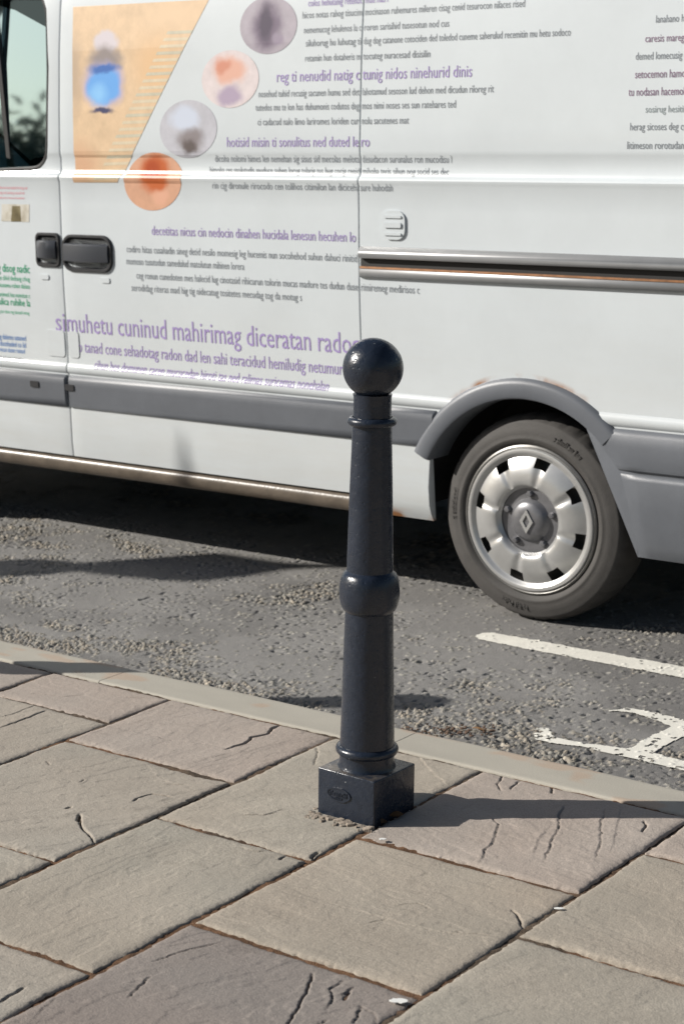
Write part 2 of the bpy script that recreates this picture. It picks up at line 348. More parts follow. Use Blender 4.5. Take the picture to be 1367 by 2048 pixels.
def road_t(X, Y, st=None, rnd=None, M=None, gut=None):
    if st is None: _, st, rnd, M, gut = road_h(X, Y)
    bit = C(144, 142, 139, .93)*np.ones(X.shape+(3,))*(1+.30*(fbm(X*5, Y*5, 41, 4)-.5)[..., None])
    s3 = (st > .25)[..., None]*1.
    stc = C(158, 156, 148)*(1-rnd[..., None])+C(184, 172, 154)*rnd[..., None]
    r7 = ((rnd*7.3) % 1)[..., None]; stc = stc*(.62+.6*r7)
    t = bit*(1-M[..., None]*.22)
    t = t*(1-.22*sst(.56, .70, fbm(X*1.3+5, Y*1.9, 47, 4))[..., None])*(1+.10*sst(.55, .7, fbm(X*.9, Y*2.4, 48, 4))[..., None])
    t = t*(1-s3)+stc*s3
    g = gut[..., None]; gc = C(138, 124, 112)*(.85+.3*fbm(X*60, Y*60, 43, 2)[..., None])
    t = t*(1-g*.85)+gc*g*.85
    # brown silt lying against the kerb
    def blob(cx, cy, rx, ry, s): return sst(1.25, .55, np.hypot((X-cx)/rx, (Y-cy)/ry)+(fbm(X*22, Y*22, s, 4)-.5)*1.5)
    b = np.maximum(blob(-2.42, 3.70, .26, .055, 51), blob(-1.93, 3.69, .13, .04, 52))[..., None]
    t = t*(1-b)+C(98, 76, 62)*(.7+.6*fbm(X*80, Y*80, 53, 2)[..., None])*b
    o = blob(-3.44, 3.69, .08, .04, 54)[..., None]*.6; t = t*(1-o)+C(168, 120, 92)*o
    return t
ROAD = attr_mat('worn_asphalt', rough=.9, bump=.0022, bscale=300, grain=.24, gscale=520, spec=.3)
RX0, RX1, RY0, RY1 = -6.4, -1.3, KO+.001, 5.34
X, Y = np.meshgrid(np.arange(RX0, RX1+.002, .0040), np.arange(RY0, RY1+.002, .0040)); RX1 = X.max(); RY1 = Y.max()
Zr, st, rnd, Mm, gut = road_h(X, Y)
# road surface as one object: fine sheet in view and coarser sheets round it
parts_v = [np.stack([X, Y, Zr], -1).reshape(-1, 3)]; parts_t = [road_t(X, Y, st, rnd, Mm, gut).reshape(-1, 3)]
i = np.arange(X.size).reshape(X.shape); parts_f = [np.stack([i[:-1, :-1], i[:-1, 1:], i[1:, 1:], i[1:, :-1]], -1).reshape(-1, 4)]; off = X.size
for (a, b, c, d, s) in ((-40, RX0, RY0, 10.6, .25), (RX1, 30, RY0, 10.6, .25), (RX0, RX1, RY1, 6.9, .012), (RX0, RX1, 6.9, 10.6, .1)):
    xs = np.linspace(a, b, int((b-a)/s)+1); ys = np.linspace(c, d, int((d-c)/s)+1); XX, YY = np.meshgrid(xs, ys)
    z, st2, r2, m2, g2 = road_h(XX, YY)
    if s > .05: z = z*0+ROADZ-.001
    tt = road_t(XX, YY, st2, r2, m2, g2)
    if s > .05: tt = tt*0+C(128, 122, 116, .9)
    parts_v.append(np.stack([XX, YY, z], -1).reshape(-1, 3)); parts_t.append(tt.reshape(-1, 3))
    i = np.arange(XX.size).reshape(XX.shape)+off; parts_f.append(np.stack([i[:-1, :-1], i[:-1, 1:], i[1:, 1:], i[1:, :-1]], -1).reshape(-1, 4)); off += XX.size
me = raw_mesh('road', np.concatenate(parts_v), np.concatenate(parts_f), np.concatenate(parts_t)); me.shade_smooth()
link('road', me, ROAD, kind='structure')
# far kerb, far pavement, wide ground
bm = bmesh.new(); box(bm, -40, 30, 10.6, 10.75, -.3, 0, .015); obj('far_kerb', bm, mat('far_kerb_stone', tuple(C(170, 164, 150)), .85, bump=.001), kind='structure')
bm = bmesh.new(); box(bm, -40, 30, 10.76, 14, -.3, -.006); obj('far_pavement', bm, mat('far_paving', tuple(C(150, 144, 134)), .88, var=.15, bump=.002, bscale=60), kind='structure')
bm = bmesh.new(); bmesh.ops.create_grid(bm, x_segments=2, y_segments=2, size=900)
for v in bm.verts: v.co.z = -.14
obj('ground', bm, mat('ground_tarmac', tuple(C(120, 116, 110)), .92, var=.2, vscale=.5), kind='structure')

# ------------------------------------------------------------------ road markings (worn thermoplastic paint)
PAINT = attr_mat('road_paint', rough=.7, bump=.0008, bscale=380, grain=.10, gscale=420)
def marking(name, test, x0, x1, y0, y1, wear, label_seed):
    s = .0034; X, Y = np.meshgrid(np.arange(x0, x1, s), np.arange(y0, y1, s))
    Z, st, rn, M, g = road_h(X, Y)
    low = ROADZ + (fbm(X*1.5, Y*1.5, 21, 3)-.5)*.008
    Zp = np.maximum(low+.0022, Z+.0009)+(fbm(X*50, Y*50, 61, 2)-.5)*.0008
    keep = test(X, Y) > (fbm(X*45, Y*45, 62, 3)-.5)*.012
    wn = fbm(X*38, Y*38, label_seed, 3)*.55+vn(X*150, Y*150, 64)*.35+(st > .2)*.10
    keep &= wn < wear(X, Y)
    i = np.arange(X.size).reshape(X.shape); k = keep[:-1, :-1] & keep[1:, :-1] & keep[:-1, 1:] & keep[1:, 1:]
    f = np.stack([i[:-1, :-1], i[:-1, 1:], i[1:, 1:], i[1:, :-1]], -1)[k]
    used = np.unique(f); mp = np.full(X.size, -1); mp[used] = np.arange(len(used))
    co = np.stack([X, Y, Zp], -1).reshape(-1, 3)[used]; t = (C(236, 233, 222)*(1+.14*(fbm(X*20, Y*20, 65, 4)-.5)[..., None])).reshape(-1, 3)[used]
    me = raw_mesh(name, co, mp[f], t); me.shade_smooth(); return link(name, me, PAINT, kind='structure')
def seg_sd(X, Y, pts, hw):          # half-width minus distance
    best = np.full(X.shape, -9.)
    for (a, b) in zip(pts[:-1], pts[1:]):
        dx, dy = b[0]-a[0], b[1]-a[1]; t = np.clip(((X-a[0])*dx+(Y-a[1])*dy)/(dx*dx+dy*dy), 0, 1)
        h = a[2]*(1-t)+b[2]*t; best = np.maximum(best, h-np.hypot(X-a[0]-t*dx, Y-a[1]-t*dy))
    return best
marking('road_line', lambda X, Y: seg_sd(X, Y, [(-3.03, 4.716, .044), (-2.9, 4.708, .05), (2.5, 4.708, .05)], 0), -3.1, 2.5, 4.62, 4.80, lambda X, Y: .73+0*X, 63)
def G(x, y, h): p = gnd(*Z2(x, y), ROADZ); return (p.x, p.y, h)
LETTER = [[G(812, 512, .022), G(822, 540, .026), G(880, 556, .022), G(950, 566, .018)], [G(985, 572, .016), G(1090, 590, .028), G(1180, 606, .034), G(1290, 632, .034), G(1367, 650, .03), G(1500, 682, .03)],
          [G(1185, 600, .03), G(1250, 560, .034), G(1330, 520, .036), G(1390, 490, .036)], [G(1082, 437, .006), G(1150, 432, .016), G(1240, 452, .024), G(1330, 478, .034), G(1450, 505, .036)]]
marking('road_lettering', lambda X, Y: np.maximum.reduce([seg_sd(X, Y, s, 0) for s in LETTER]), -2.6, -1.7, 3.86, 4.42, lambda X, Y: .64+0*X, 73)

# ================================================================== BOLLARD
IRON = mat('bollard_paint', (.0150, .0215, .0355), .34, coat=.0, bump=0, var=.18, vscale=30, spec=.55)
N, L, p = nodes(IRON); tc = N.new('ShaderNodeTexCoord')
n1 = N.new('ShaderNodeTexNoise'); n1.inputs['Scale'].default_value = 55; n1.inputs['Detail'].default_value = 5; L.new(tc.outputs['Object'], n1.inputs[0])
n2 = N.new('ShaderNodeTexNoise'); n2.inputs['Scale'].default_value = 260; n2.inputs['Detail'].default_value = 2; L.new(tc.outputs['Object'], n2.inputs[0])
vo = N.new('ShaderNodeTexVoronoi'); vo.inputs['Scale'].default_value = 70; L.new(tc.outputs['Object'], vo.inputs[0])
pt = N.new('ShaderNodeMapRange'); pt.inputs[1].default_value = 0; pt.inputs[2].default_value = .22; pt.inputs[3].default_value = -.5; pt.inputs[4].default_value = 0; L.new(vo.outputs['Distance'], pt.inputs[0])
a1 = N.new('ShaderNodeMath'); a1.operation = 'MULTIPLY_ADD'; L.new(n2.outputs[0], a1.inputs[0]); a1.inputs[1].default_value = .28; L.new(n1.outputs[0], a1.inputs[2])
a2 = N.new('ShaderNodeMath'); a2.operation = 'ADD'; L.new(a1.outputs[0], a2.inputs[0]); L.new(pt.outputs[0], a2.inputs[1])
bp = N.new('ShaderNodeBump'); bp.inputs['Strength'].default_value = .8; bp.inputs['Distance'].default_value = .0017; L.new(a2.outputs[0], bp.inputs['Height']); L.new(bp.outputs[0], p.inputs['Normal'])
# roughness variation, small chips of pale primer, dust lying on level faces
mr = N.new('ShaderNodeMapRange'); mr.inputs[1].default_value = .3; mr.inputs[2].default_value = .7; mr.inputs[3].default_value = .17; mr.inputs[4].default_value = .36; L.new(n1.outputs[0], mr.inputs[0]); L.new(mr.outputs[0], p.inputs['Roughness'])
v2 = N.new('ShaderNodeTexVoronoi'); v2.inputs['Scale'].default_value = 42; L.new(tc.outputs['Object'], v2.inputs[0])
c1 = N.new('ShaderNodeMath'); c1.operation = 'LESS_THAN'; L.new(v2.outputs['Distance'], c1.inputs[0]); c1.inputs[1].default_value = .05
sx = N.new('ShaderNodeSeparateColor'); L.new(v2.outputs['Color'], sx.inputs[0])
c2 = N.new('ShaderNodeMath'); c2.operation = 'GREATER_THAN'; L.new(sx.outputs[0], c2.inputs[0]); c2.inputs[1].default_value = .80
c3 = N.new('ShaderNodeMath'); c3.operation = 'MULTIPLY'; L.new(c1.outputs[0], c3.inputs[0]); L.new(c2.outputs[0], c3.inputs[1])
old = p.inputs['Base Color'].links[0].from_socket
mx = N.new('ShaderNodeMix'); mx.data_type = 'RGBA'; L.new(c3.outputs[0], mx.inputs[0]); L.new(old, mx.inputs[6]); mx.inputs[7].default_value = (.35, .36, .36, 1)
L.new(mx.outputs[2], p.inputs['Base Color'])
DUSTY = IRON.copy(); DUSTY.name = 'bollard_paint_dusty'; N, L, p = nodes(DUSTY)
ge = N.new('ShaderNodeNewGeometry'); sz = N.new('ShaderNodeSeparateXYZ'); L.new(ge.outputs['True Normal'], sz.inputs[0])
nz = N.new('ShaderNodeTexNoise'); nz.inputs['Scale'].default_value = 35; nz.inputs['Detail'].default_value = 5; tc = N.new('ShaderNodeTexCoord'); L.new(tc.outputs['Object'], nz.inputs[0])
du = N.new('ShaderNodeMapRange'); du.inputs[1].default_value = .8; du.inputs[2].default_value = 1; L.new(sz.outputs['Z'], du.inputs[0])
dn = N.new('ShaderNodeMapRange'); dn.inputs[1].default_value = .42; dn.inputs[2].default_value = .6; dn.inputs[3].default_value = .12; dn.inputs[4].default_value = .85; L.new(nz.outputs[0], dn.inputs[0])
dm = N.new('ShaderNodeMath'); dm.operation = 'MULTIPLY'; L.new(du.outputs[0], dm.inputs[0]); L.new(dn.outputs[0], dm.inputs[1])
old = p.inputs['Base Color'].links[0].from_socket
mx = N.new('ShaderNodeMix'); mx.data_type = 'RGBA'; L.new(dm.outputs[0], mx.inputs[0]); L.new(old, mx.inputs[6]); mx.inputs[7].default_value = (.11, .095, .078, 1); L.new(mx.outputs[2], p.inputs['Base Color'])

def glyphs(bm, fn, u0, u1, v, h, rnd, stroke=.13, t0=0, t1=None, gap=.34, upper=False, wmin=3, wmax=9):
    """a run of small illegible letter-like marks between u0 and u1 (height h)"""
    u = u0
    def rc(a, b, c, d):
        if t1 is None:
            n = max(1, int((d-c)/.03)); bm.faces.new([bm.verts.new(fn(x, y, t0)) for x, y in ((a, c), (b, c), (b, d), (a, d))])
        else: prism(bm, [(a, c), (b, c), (b, d), (a, d)], fn, t0, t1)
    while u < u1:
        for k in range(rnd.randint(wmin, wmax)):
            if u > u1-h*.4: break
            w_ = h*rnd.choice((.3, .42, .48, .52, .14)); up = upper or rnd.random() < .25; H = h if up else h*.7
            s = h*stroke; kind = rnd.choice((0, 1, 2, 3, 4, 5, 7, 7, 7, 8, 8, 9, 9, 11))
            if w_ < h*.2: rc(u, u+s, v, v+H); u += s+h*.12; continue
            if kind in (0, 1, 2, 4, 7, 8, 9, 11): rc(u, u+s, v, v+(H if kind in (0, 4, 7) else h*.7))
            if kind in (0, 2, 3, 7, 8): rc(u+w_-s, u+w_, v, v+h*.7)
            if kind in (0, 1, 3, 5, 7, 8, 9, 11): rc(u+s*.2, u+w_-s*.2, v+h*.7-s, v+h*.7)
            if kind in (1, 2, 3, 5, 6, 7, 9, 11): rc(u+s*.2, u+w_-s*.2, v, v+s)
            if kind in (3, 5, 9): rc(u+s*.2, u+w_-s*.2, v+h*.35-s/2, v+h*.35+s/2)
            if kind == 6: rc(u+w_/2-s/2, u+w_/2+s/2, v, v+H)
            u += w_+h*.13
        u += h*gap
def make_bollard(cx, cy, z0, lean, label):
    t = thing('bollard', (cx, cy, z0), label, 'bollard', 'cast iron bollards along the kerb')
    c = (cx, cy, z0)
    bm = bmesh.new(); hs = .075
    box(bm, cx-hs, cx+hs, cy-hs, cy+hs, z0-.04, z0+.101, .0028, 3)
    bb = obj('base_block', bm, DUSTY, t, 35)
    bm = bmesh.new()
    P = [(.064, .0985), (.0625, .1025), (.0598, .108), (.0592, .125)]
    lathe(bm, P+[(.0585, .16), (.0575, .2), (.0545, .32), (.0518, .42), (.0512, .447)]
          + [(.0512+(.0643-.0512)*math.sin(math.radians(a)), .449+.041*(1-math.cos(math.radians(a)))) for a in range(12, 91, 13)]
          + [(.0643-(.0643-.0495)*(1-math.cos(math.radians(a))), .490+.044*math.sin(math.radians(a))) for a in range(5, 91, 11)]
          + [(.0492, .5365), (.0475, .62), (.0450, .72), (.0425, .80), (.0412, .845), (.0398, .87), (.0395, .905), (.041, .913)], c, n=72)
    obj('shaft', bm, IRON, t, 30)
    for z, R, r in ((.140, .0575, .0105), (.856, .0425, .0092)):
        bm = bmesh.new()
        lathe(bm, [(R+r*math.cos(math.radians(a)), z+r*math.sin(math.radians(a))) for a in range(-95, 96, 10)], c, n=72, close=False)
        obj('collar_ring', bm, IRON, t, 60)
    bm = bmesh.new(); lathe(bm, [(max(.0002, .0630*math.cos(math.radians(a))), .9665+.0628*math.sin(math.radians(a))) for a in list(range(-60, 90, 5))+[89.9]], c, n=72)
    obj('ball_finial', bm, IRON, t, 60)
    # oval maker's plate with raised lettering on the face turned to the footway
    fy = cy-hs; fn = lambda u, v, d: Vector((cx-.018+u, fy-d, z0+.052+v))
    rnd = random.Random(5)
    def oval(a, b, n=40, lob=0):
        pts = []
        for k in range(n):
            t_ = 2*math.pi*k/n; x = a*math.copysign(abs(math.cos(t_))**.85, math.cos(t_)); y = b*math.sin(t_)
            if math.sin(t_) < 0 and abs(x) < a*.55: y -= lob
            pts.append((x, y))
        return pts
    bm = bmesh.new(); prism(bm, oval(.0305, .0135, lob=.002), fn, -.001, .0012)
    o1 = oval(.0315, .0145, lob=.002); o2 = oval(.0280, .0115, lob=.0018)
    va = [[bm.verts.new(fn(*q, d)) for q in o] for o, d in ((o1, -.001), (o1, .0026), (o2, .0026), (o2, .0010))]
    for A, B in zip(va[:-1], va[1:]):
        for k in range(40): bm.faces.new((A[k], A[(k+1) % 40], B[(k+1) % 40], B[k]))
    pl = obj('maker_plate', bm, IRON, t, 40)
    bm = bmesh.new(); glyphs(bm, fn, -.0245, .0265, -.0045, .0105, rnd, .2, .001, .0030, gap=.1, upper=True, wmin=9, wmax=9)
    glyphs(bm, fn, -.0125, .0135, -.0118, .0050, rnd, .2, .001, .0028, gap=.1, upper=True, wmin=9, wmax=9)
    bmesh.ops.translate(bm, verts=bm.verts, vec=-ORG[0]); me = bpy.data.meshes.new('raised_lettering'); bm.normal_update(); bm.to_mesh(me); bm.free()
    link('raised_lettering', me, IRON, pl)
    ax = Vector((lean[0], lean[1], 1)).normalized(); t.rotation_mode = 'QUATERNION'; t.rotation_quaternion = Vector((0, 0, 1)).rotation_difference(ax)
    return t
b1 = make_bollard(BCX, BCY, 0, (.027, .014), 'dark navy bollard with ball top and square base standing in front of the van')
def dup(root, loc, label):
    r = root.copy(); SC.collection.objects.link(r); r.location = loc; r['label'] = label
    for ch in list(root.children):
        q = ch.copy(); SC.collection.objects.link(q); q.parent = r
        for g in ch.children: d = g.copy(); SC.collection.objects.link(d); d.parent = q
    return r
b2 = dup(b1, (-4.465, 2.975, 0), 'navy ball-topped bollard farther left along the kerb whose long shadow crosses the kerbstones')
b2.rotation_quaternion = (1, 0, 0, 0)

# broken mortar round the foot of the bollard, leaves and litter
MORT = mat('broken_mortar', tuple(C(160, 148, 134)), .95, bump=.003, bscale=150, var=.3, vscale=60)
def rock(bm, c, sx, sy, sz, rnd):
    r = bmesh.ops.create_icosphere(bm, subdivisions=2, radius=1)
    an = rnd.random()*6.28; ca, sa = math.cos(an), math.sin(an); sd_ = rnd.random()*50
    for v in r['verts']:
        q = v.co.copy(); k = .75+.5*float(vn(np.array(q.x*1.7+sd_), np.array(q.y*1.7+q.z), 3)); q *= k
        q.z = max(-.6, min(.55, q.z)); x = q.x*sx; y = q.y*sy
        v.co = Vector((c[0]+x*ca-y*sa, c[1]+x*sa+y*ca, c[2]+q.z*sz))
rnd = random.Random(12); bm = bmesh.new()
def shard(bm, x, y, z, a, b, h, rot, rnd):
    n = rnd.randint(5, 7); ca, sa = math.cos(rot), math.sin(rot); P = []
    for k in range(n):
        t_ = 2*math.pi*(k+rnd.random()*.5)/n; u = a*math.cos(t_)*(.8+.35*rnd.random()); v = b*math.sin(t_)*(.8+.35*rnd.random()); P.append((u*ca-v*sa, u*sa+v*ca))
    tx, ty = (rnd.random()-.5)*.35, (rnd.random()-.5)*.35
    A = [bm.verts.new((x+u*1.12, y+v*1.12, z-.006)) for u, v in P]; B = [bm.verts.new((x+u, y+v, z+h*.7+u*tx+v*ty)) for u, v in P]; D_ = [bm.verts.new((x+u*.8, y+v*.8, z+h+u*tx+v*ty)) for u, v in P]
    for p_, q_ in ((A, B), (B, D_)):
        for k in range(n): bm.faces.new((p_[k], p_[(k+1) % n], q_[(k+1) % n], q_[k]))
    bm.faces.new(D_)
for k in range(9):
    x = BCX-.088+k*.019+rnd.random()*.006; shard(bm, x, BCY-.075-.010-rnd.random()*.008, -.002, .010+rnd.random()*.008, .007+rnd.random()*.004, .002+rnd.random()*.0035, .2+rnd.random()*.9, rnd)
    if rnd.random() < .45: shard(bm, x+.006, BCY-.075-.028-rnd.random()*.006, -.002, .007+rnd.random()*.005, .005, .002+rnd.random()*.002, rnd.random()*3, rnd)
for k in range(7): shard(bm, BCX-.085-rnd.random()*.012, BCY-.08+k*.02, -.002, .006, .007, .003+rnd.random()*.002, rnd.random()*3, rnd)
for k in range(14): shard(bm, BCX-.10+rnd.random()*.19, BCY-.078-rnd.random()*.034, .001, .0018+rnd.random()*.002, .0016, .002, rnd.random()*3, rnd)
for k in range(16): rock(bm, (BCX+.08+rnd.random()*.010, BCY-.07+rnd.random()*.16, -.004), .003+rnd.random()*.003, .003, .004, rnd)
obj('mortar_rubble', bm, MORT, smooth=25, kind='stuff', label='crumbled mortar packed round the square foot of the bollard', category='rubble')
GRIT = mat('grit', tuple(C(112, 90, 74)), .9, var=.5, vscale=90); bm = bmesh.new()
for k in range(80):
    p = gnd(800+rnd.random()*190, 1452+rnd.random()*20+ (rnd.random()*190)*.04, ROADZ)
    if p.y < KO+.012: continue
    rock(bm, (p.x, p.y, ROADZ+.006), .002+rnd.random()*.005, .002+rnd.random()*.003, .003, rnd)
obj('gutter_grit', bm, GRIT, smooth=50, kind='stuff', label='brown grit and crumbs lying in the gutter against the kerb', category='grit')
def leaf(name, p, L_, W_, rot, tilt, col, label):
    bm = bmesh.new(); n = 8; rows = []
    for k in range(n+1):
        t = k/n; ww = W_*math.sin(math.pi*min(1, t*.95+.03))**.8; zc = math.sin(t*3)*L_*.12
        rows.append([bm.verts.new((L_*(t-.5), s*ww/2, zc+abs(s)*W_*.12)) for s in (-1, 0, 1)])
    for A, B in zip(rows[:-1], rows[1:]):
        for k in range(2): bm.faces.new((A[k], B[k], B[k+1], A[k+1]))
    r = bmesh.ops.solidify(bm, geom=bm.faces[:], thickness=.0004)
    o = obj(name, bm, mat(name+'_surface', col, .7, var=.3, vscale=120), smooth=50, label=label, category=name.split('_')[-1])
    o.location = p; o.rotation_euler = (tilt, .1, rot)
p = gnd(809, 1618); leaf('dry_leaf', (BCX+.085, BCY-.006, .006), .034, .015, 1.2, .6, tuple(C(130, 92, 52)), 'curled brown leaf against the shaded foot of the bollard near its right corner')
leaf('dry_leaf', (BCX+.083, BCY-.052, .005), .028, .014, 1.9, .4, tuple(C(120, 88, 56)), 'small brown leaf lying against the shaded foot of the bollard near its front corner')
p = gnd(981, 1482, ROADZ); leaf('paper_scrap', (p.x, p.y, ROADZ+.008), .016, .012, .4, .2, tuple(C(225, 215, 200)), 'tiny white scrap of paper in the gutter right of the bollard')
p = gnd(955, 1466, ROADZ); leaf('dry_leaf', (p.x, p.y, ROADZ+.009), .034, .012, .2, .1, tuple(C(190, 150, 108)), 'pale straw coloured dead leaf in the gutter right of the bollard')
for (x, y, a, b) in ((797, 2005, .016, .009), (1117, 1820, .009, .004), (764, 1681, .008, .004)):
    p = gnd(x, y); bm = bmesh.new(); pts = [(a*(.8+.4*random.random())*math.cos(2*math.pi*k/16), b*(.7+.6*random.random())*math.sin(2*math.pi*k/16)) for k in range(16)]
    prism(bm, pts, lambda u, v, t: Vector((u, v, t)), 0, .0012)
    o = obj('dropping_spot', bm, mat('white_spot', (.75, .75, .72), .8), smooth=30, label={797: 'largest white splash, on the dark purple flagstone at the bottom', 1117: 'small white splash beside the joint at the right of the pavement', 764: 'tiny white fleck just below the corner of the bollard base'}[x], category='white splash', group='white splashes on the flagstones')
    o.location = (p.x, p.y, .0028); o.rotation_euler = (0, 0, .5)

# ================================================================== STREET LANTERN (left of the picture; its shadow falls on the road)
LX, LY, LZ = -8.47, 2.16, 0.
t = thing('street_lamp', (LX, LY, LZ), 'traditional black lamp post with tapered lantern standing left of the bollards', 'street lamp')
BL = mat('lamp_post_paint', (.012, .013, .014), .4, bump=.0005, bscale=80)
bm = bmesh.new(); z = lambda h: h-.1
lathe(bm, [(.13, 0), (.13, .12), (.11, .14), (.10, .5), (.08, .55), (.055, .62), (.045, 1.4), (.04, 2.0), (.038, z(2.28))], (LX, LY, 0), n=24)
obj('post', bm, BL, t, 35)
bm = bmesh.new(); lathe(bm, [(.04, z(2.29)), (.12, z(2.33)), (.13, z(2.39)), (.10, z(2.45)), (.04, z(2.49)), (.035, z(2.53))], (LX, LY, 0), n=24); obj('collar_ring', bm, BL, t, 35)
bm = bmesh.new(); lathe(bm, [(.10, z(2.535)), (.215, z(2.72)), (.225, z(2.74)), (.215, z(2.76)), (.09, z(2.87)), (.04, z(2.93)), (.03, z(2.98)), (.018, z(3.05)), (.003, z(3.2))], (LX, LY, 0), n=6); obj('lantern', bm, BL, t, 20)

# ================================================================== TREES added out of view behind the camera for the cab window to mirror
LEAF = mat('tree_leaf', (.055, .085, .05), .6, var=.5, vscale=.8); BARK = mat('tree_bark', (.10, .08, .06), .9, bump=.01, bscale=12)
def tree(x, y, h, r, seed, label):
    rs = np.random.RandomState(seed); t = thing('added_tree', (x, y, 0), label, 'tree', 'added trees out of view, mirrored in the cab window')
    bm = bmesh.new(); sweep(bm, [(x, y, -.1), (x+.1, y, h*.25), (x-.1, y+.1, h*.5), (x+.1, y, h*.85)], [.22, .17, .12, .03], 10)
    tips = []
    for k in range(14):
        a = rs.rand()*6.28; z0 = h*(.25+.5*rs.rand()); L_ = r*(.5+.5*rs.rand()); e = (x+math.cos(a)*L_, y+math.sin(a)*L_, z0+h*.18*rs.rand()+.2); tips.append(e)
        sweep(bm, [(x, y, z0), ((x+e[0])/2, (y+e[1])/2, (z0+e[2])/2+.1), e], [.07, .045, .015], 6)
    obj('trunk', bm, BARK, t, 50)
    N_ = 9000; tp = np.array(tips+[(x, y, h*.9), (x, y, h*.7)]); c = tp[rs.randint(len(tp), size=N_)]+rs.normal(size=(N_, 3))*np.array([r*.26, r*.26, h*.09])
    u = rs.normal(size=(N_, 3)); u /= np.linalg.norm(u, axis=1)[:, None]; v = np.cross(u, rs.normal(size=(N_, 3))); v /= np.linalg.norm(v, axis=1)[:, None]; s_ = (.05+.06*rs.rand(N_))[:, None]
    co = np.stack([c-u*s_, c-v*s_*.6, c+u*s_, c+v*s_*.6], 1).reshape(-1, 3)-np.array(ORG[0]); link('crown', raw_mesh('crown', co, np.arange(N_*4).reshape(-1, 4)), LEAF, t)
tree(-19.5, -9.5, 3.3, 2.3, 1, 'added bushy green tree, out of view, for the cab window to mirror'); tree(-24.5, -11.5, 3.6, 2.6, 2, 'added lower spreading tree, out of view, farthest from the bollards'); tree(-14.5, -10., 3.0, 1.9, 3, 'added small round tree, out of view, nearest the bollards')

# ================================================================== VAN
Y0 = YV; WID = 1.96; YC = Y0+WID/2
WHITE = mat('van_white_paint', (.588, .632, .656), .28, coat=.35, var=.05, vscale=3)
N, L, p = nodes(WHITE)      # road film: warm dirt thickest low on the body and behind the wheel
geo = N.new('ShaderNodeNewGeometry'); sp_ = N.new('ShaderNodeSeparateXYZ'); L.new(geo.outputs['Position'], sp_.inputs[0])
mr = N.new('ShaderNodeMapRange'); mr.inputs[1].default_value = .95; mr.inputs[2].default_value = .12; mr.inputs[3].default_value = .03; mr.inputs[4].default_value = .48; L.new(sp_.outputs['Z'], mr.inputs[0])
tc = N.new('ShaderNodeTexCoord'); mp_ = N.new('ShaderNodeMapping'); mp_.inputs['Scale'].default_value = (1.2, 3, 9); L.new(tc.outputs['Object'], mp_.inputs[0])
nz = N.new('ShaderNodeTexNoise'); nz.inputs['Scale'].default_value = 2.5; nz.inputs['Detail'].default_value = 7; nz.inputs['Roughness'].default_value = .7; L.new(mp_.outputs[0], nz.inputs[0])
m1 = N.new('ShaderNodeMath'); m1.operation = 'MULTIPLY'; L.new(mr.outputs[0], m1.inputs[0]); L.new(nz.outputs[0], m1.inputs[1])
old = p.inputs['Base Color'].links[0].from_socket
mx = N.new('ShaderNodeMix'); mx.data_type = 'RGBA'; L.new(m1.outputs[0], mx.inputs[0]); L.new(old, mx.inputs[6]); mx.inputs[7].default_value = (.42, .37, .29, 1)
# rust blooming over the wheel-arch lip and at the end of the sill
def near(cx, cz, r0, r1):
    vd = N.new('ShaderNodeVectorMath'); vd.operation = 'DISTANCE'; cb = N.new('ShaderNodeCombineXYZ'); L.new(sp_.outputs['X'], cb.inputs[0]); L.new(sp_.outputs['Z'], cb.inputs[2]); L.new(cb.outputs[0], vd.inputs[0]); vd.inputs[1].default_value = (cx, 0, cz)
    q = N.new('ShaderNodeMapRange'); q.inputs[1].default_value = r0; q.inputs[2].default_value = r1; q.inputs[3].default_value = 1; q.inputs[4].default_value = 0; L.new(vd.outputs['Value'], q.inputs[0]); return q.outputs[0]
acc = near(-3.018, .228, .450, .466)
za_ = N.new('ShaderNodeMapRange'); za_.inputs[1].default_value = .192; za_.inputs[2].default_value = .222; za_.inputs[3].default_value = 1.4; za_.inputs[4].default_value = 0; L.new(sp_.outputs['Z'], za_.inputs[0])
zx_ = N.new('ShaderNodeMapRange'); zx_.inputs[1].default_value = -3.66; zx_.inputs[2].default_value = -3.5; L.new(sp_.outputs['X'], zx_.inputs[0])
zm_ = N.new('ShaderNodeMath'); zm_.operation = 'MULTIPLY'; L.new(za_.outputs[0], zm_.inputs[0]); L.new(zx_.outputs[0], zm_.inputs[1]); zb = zm_.outputs[0]
zq_ = N.new('ShaderNodeMapRange'); zq_.inputs[1].default_value = .58; zq_.inputs[2].default_value = .64; L.new(sp_.outputs['Z'], zq_.inputs[0])
aq_ = N.new('ShaderNodeMath'); aq_.operation = 'MULTIPLY'; L.new(acc, aq_.inputs[0]); L.new(zq_.outputs[0], aq_.inputs[1]); acc = aq_.outputs[0]
mxm = N.new('ShaderNodeMath'); mxm.operation = 'MAXIMUM'; L.new(acc, mxm.inputs[0]); L.new(zb, mxm.inputs[1])
rn = N.new('ShaderNodeTexNoise'); rn.inputs['Scale'].default_value = 9; rn.inputs['Detail'].default_value = 6; L.new(tc.outputs['Object'], rn.inputs[0])
rr = N.new('ShaderNodeMapRange'); rr.inputs[1].default_value = .48; rr.inputs[2].default_value = .66; L.new(rn.outputs[0], rr.inputs[0])
rm = N.new('ShaderNodeMath'); rm.operation = 'MULTIPLY'; L.new(mxm.outputs[0], rm.inputs[0]); L.new(rr.outputs[0], rm.inputs[1])
mx2 = N.new('ShaderNodeMix'); mx2.data_type = 'RGBA'; L.new(rm.outputs[0], mx2.inputs[0]); L.new(mx.outputs[2], mx2.inputs[6]); mx2.inputs[7].default_value = (.33, .15, .06, 1)
L.new(mx2.outputs[2], p.inputs['Base Color'])
GREYP = mat('grey_plastic', (.125, .135, .152), .42, bump=.0004, bscale=500, var=.12, vscale=6)
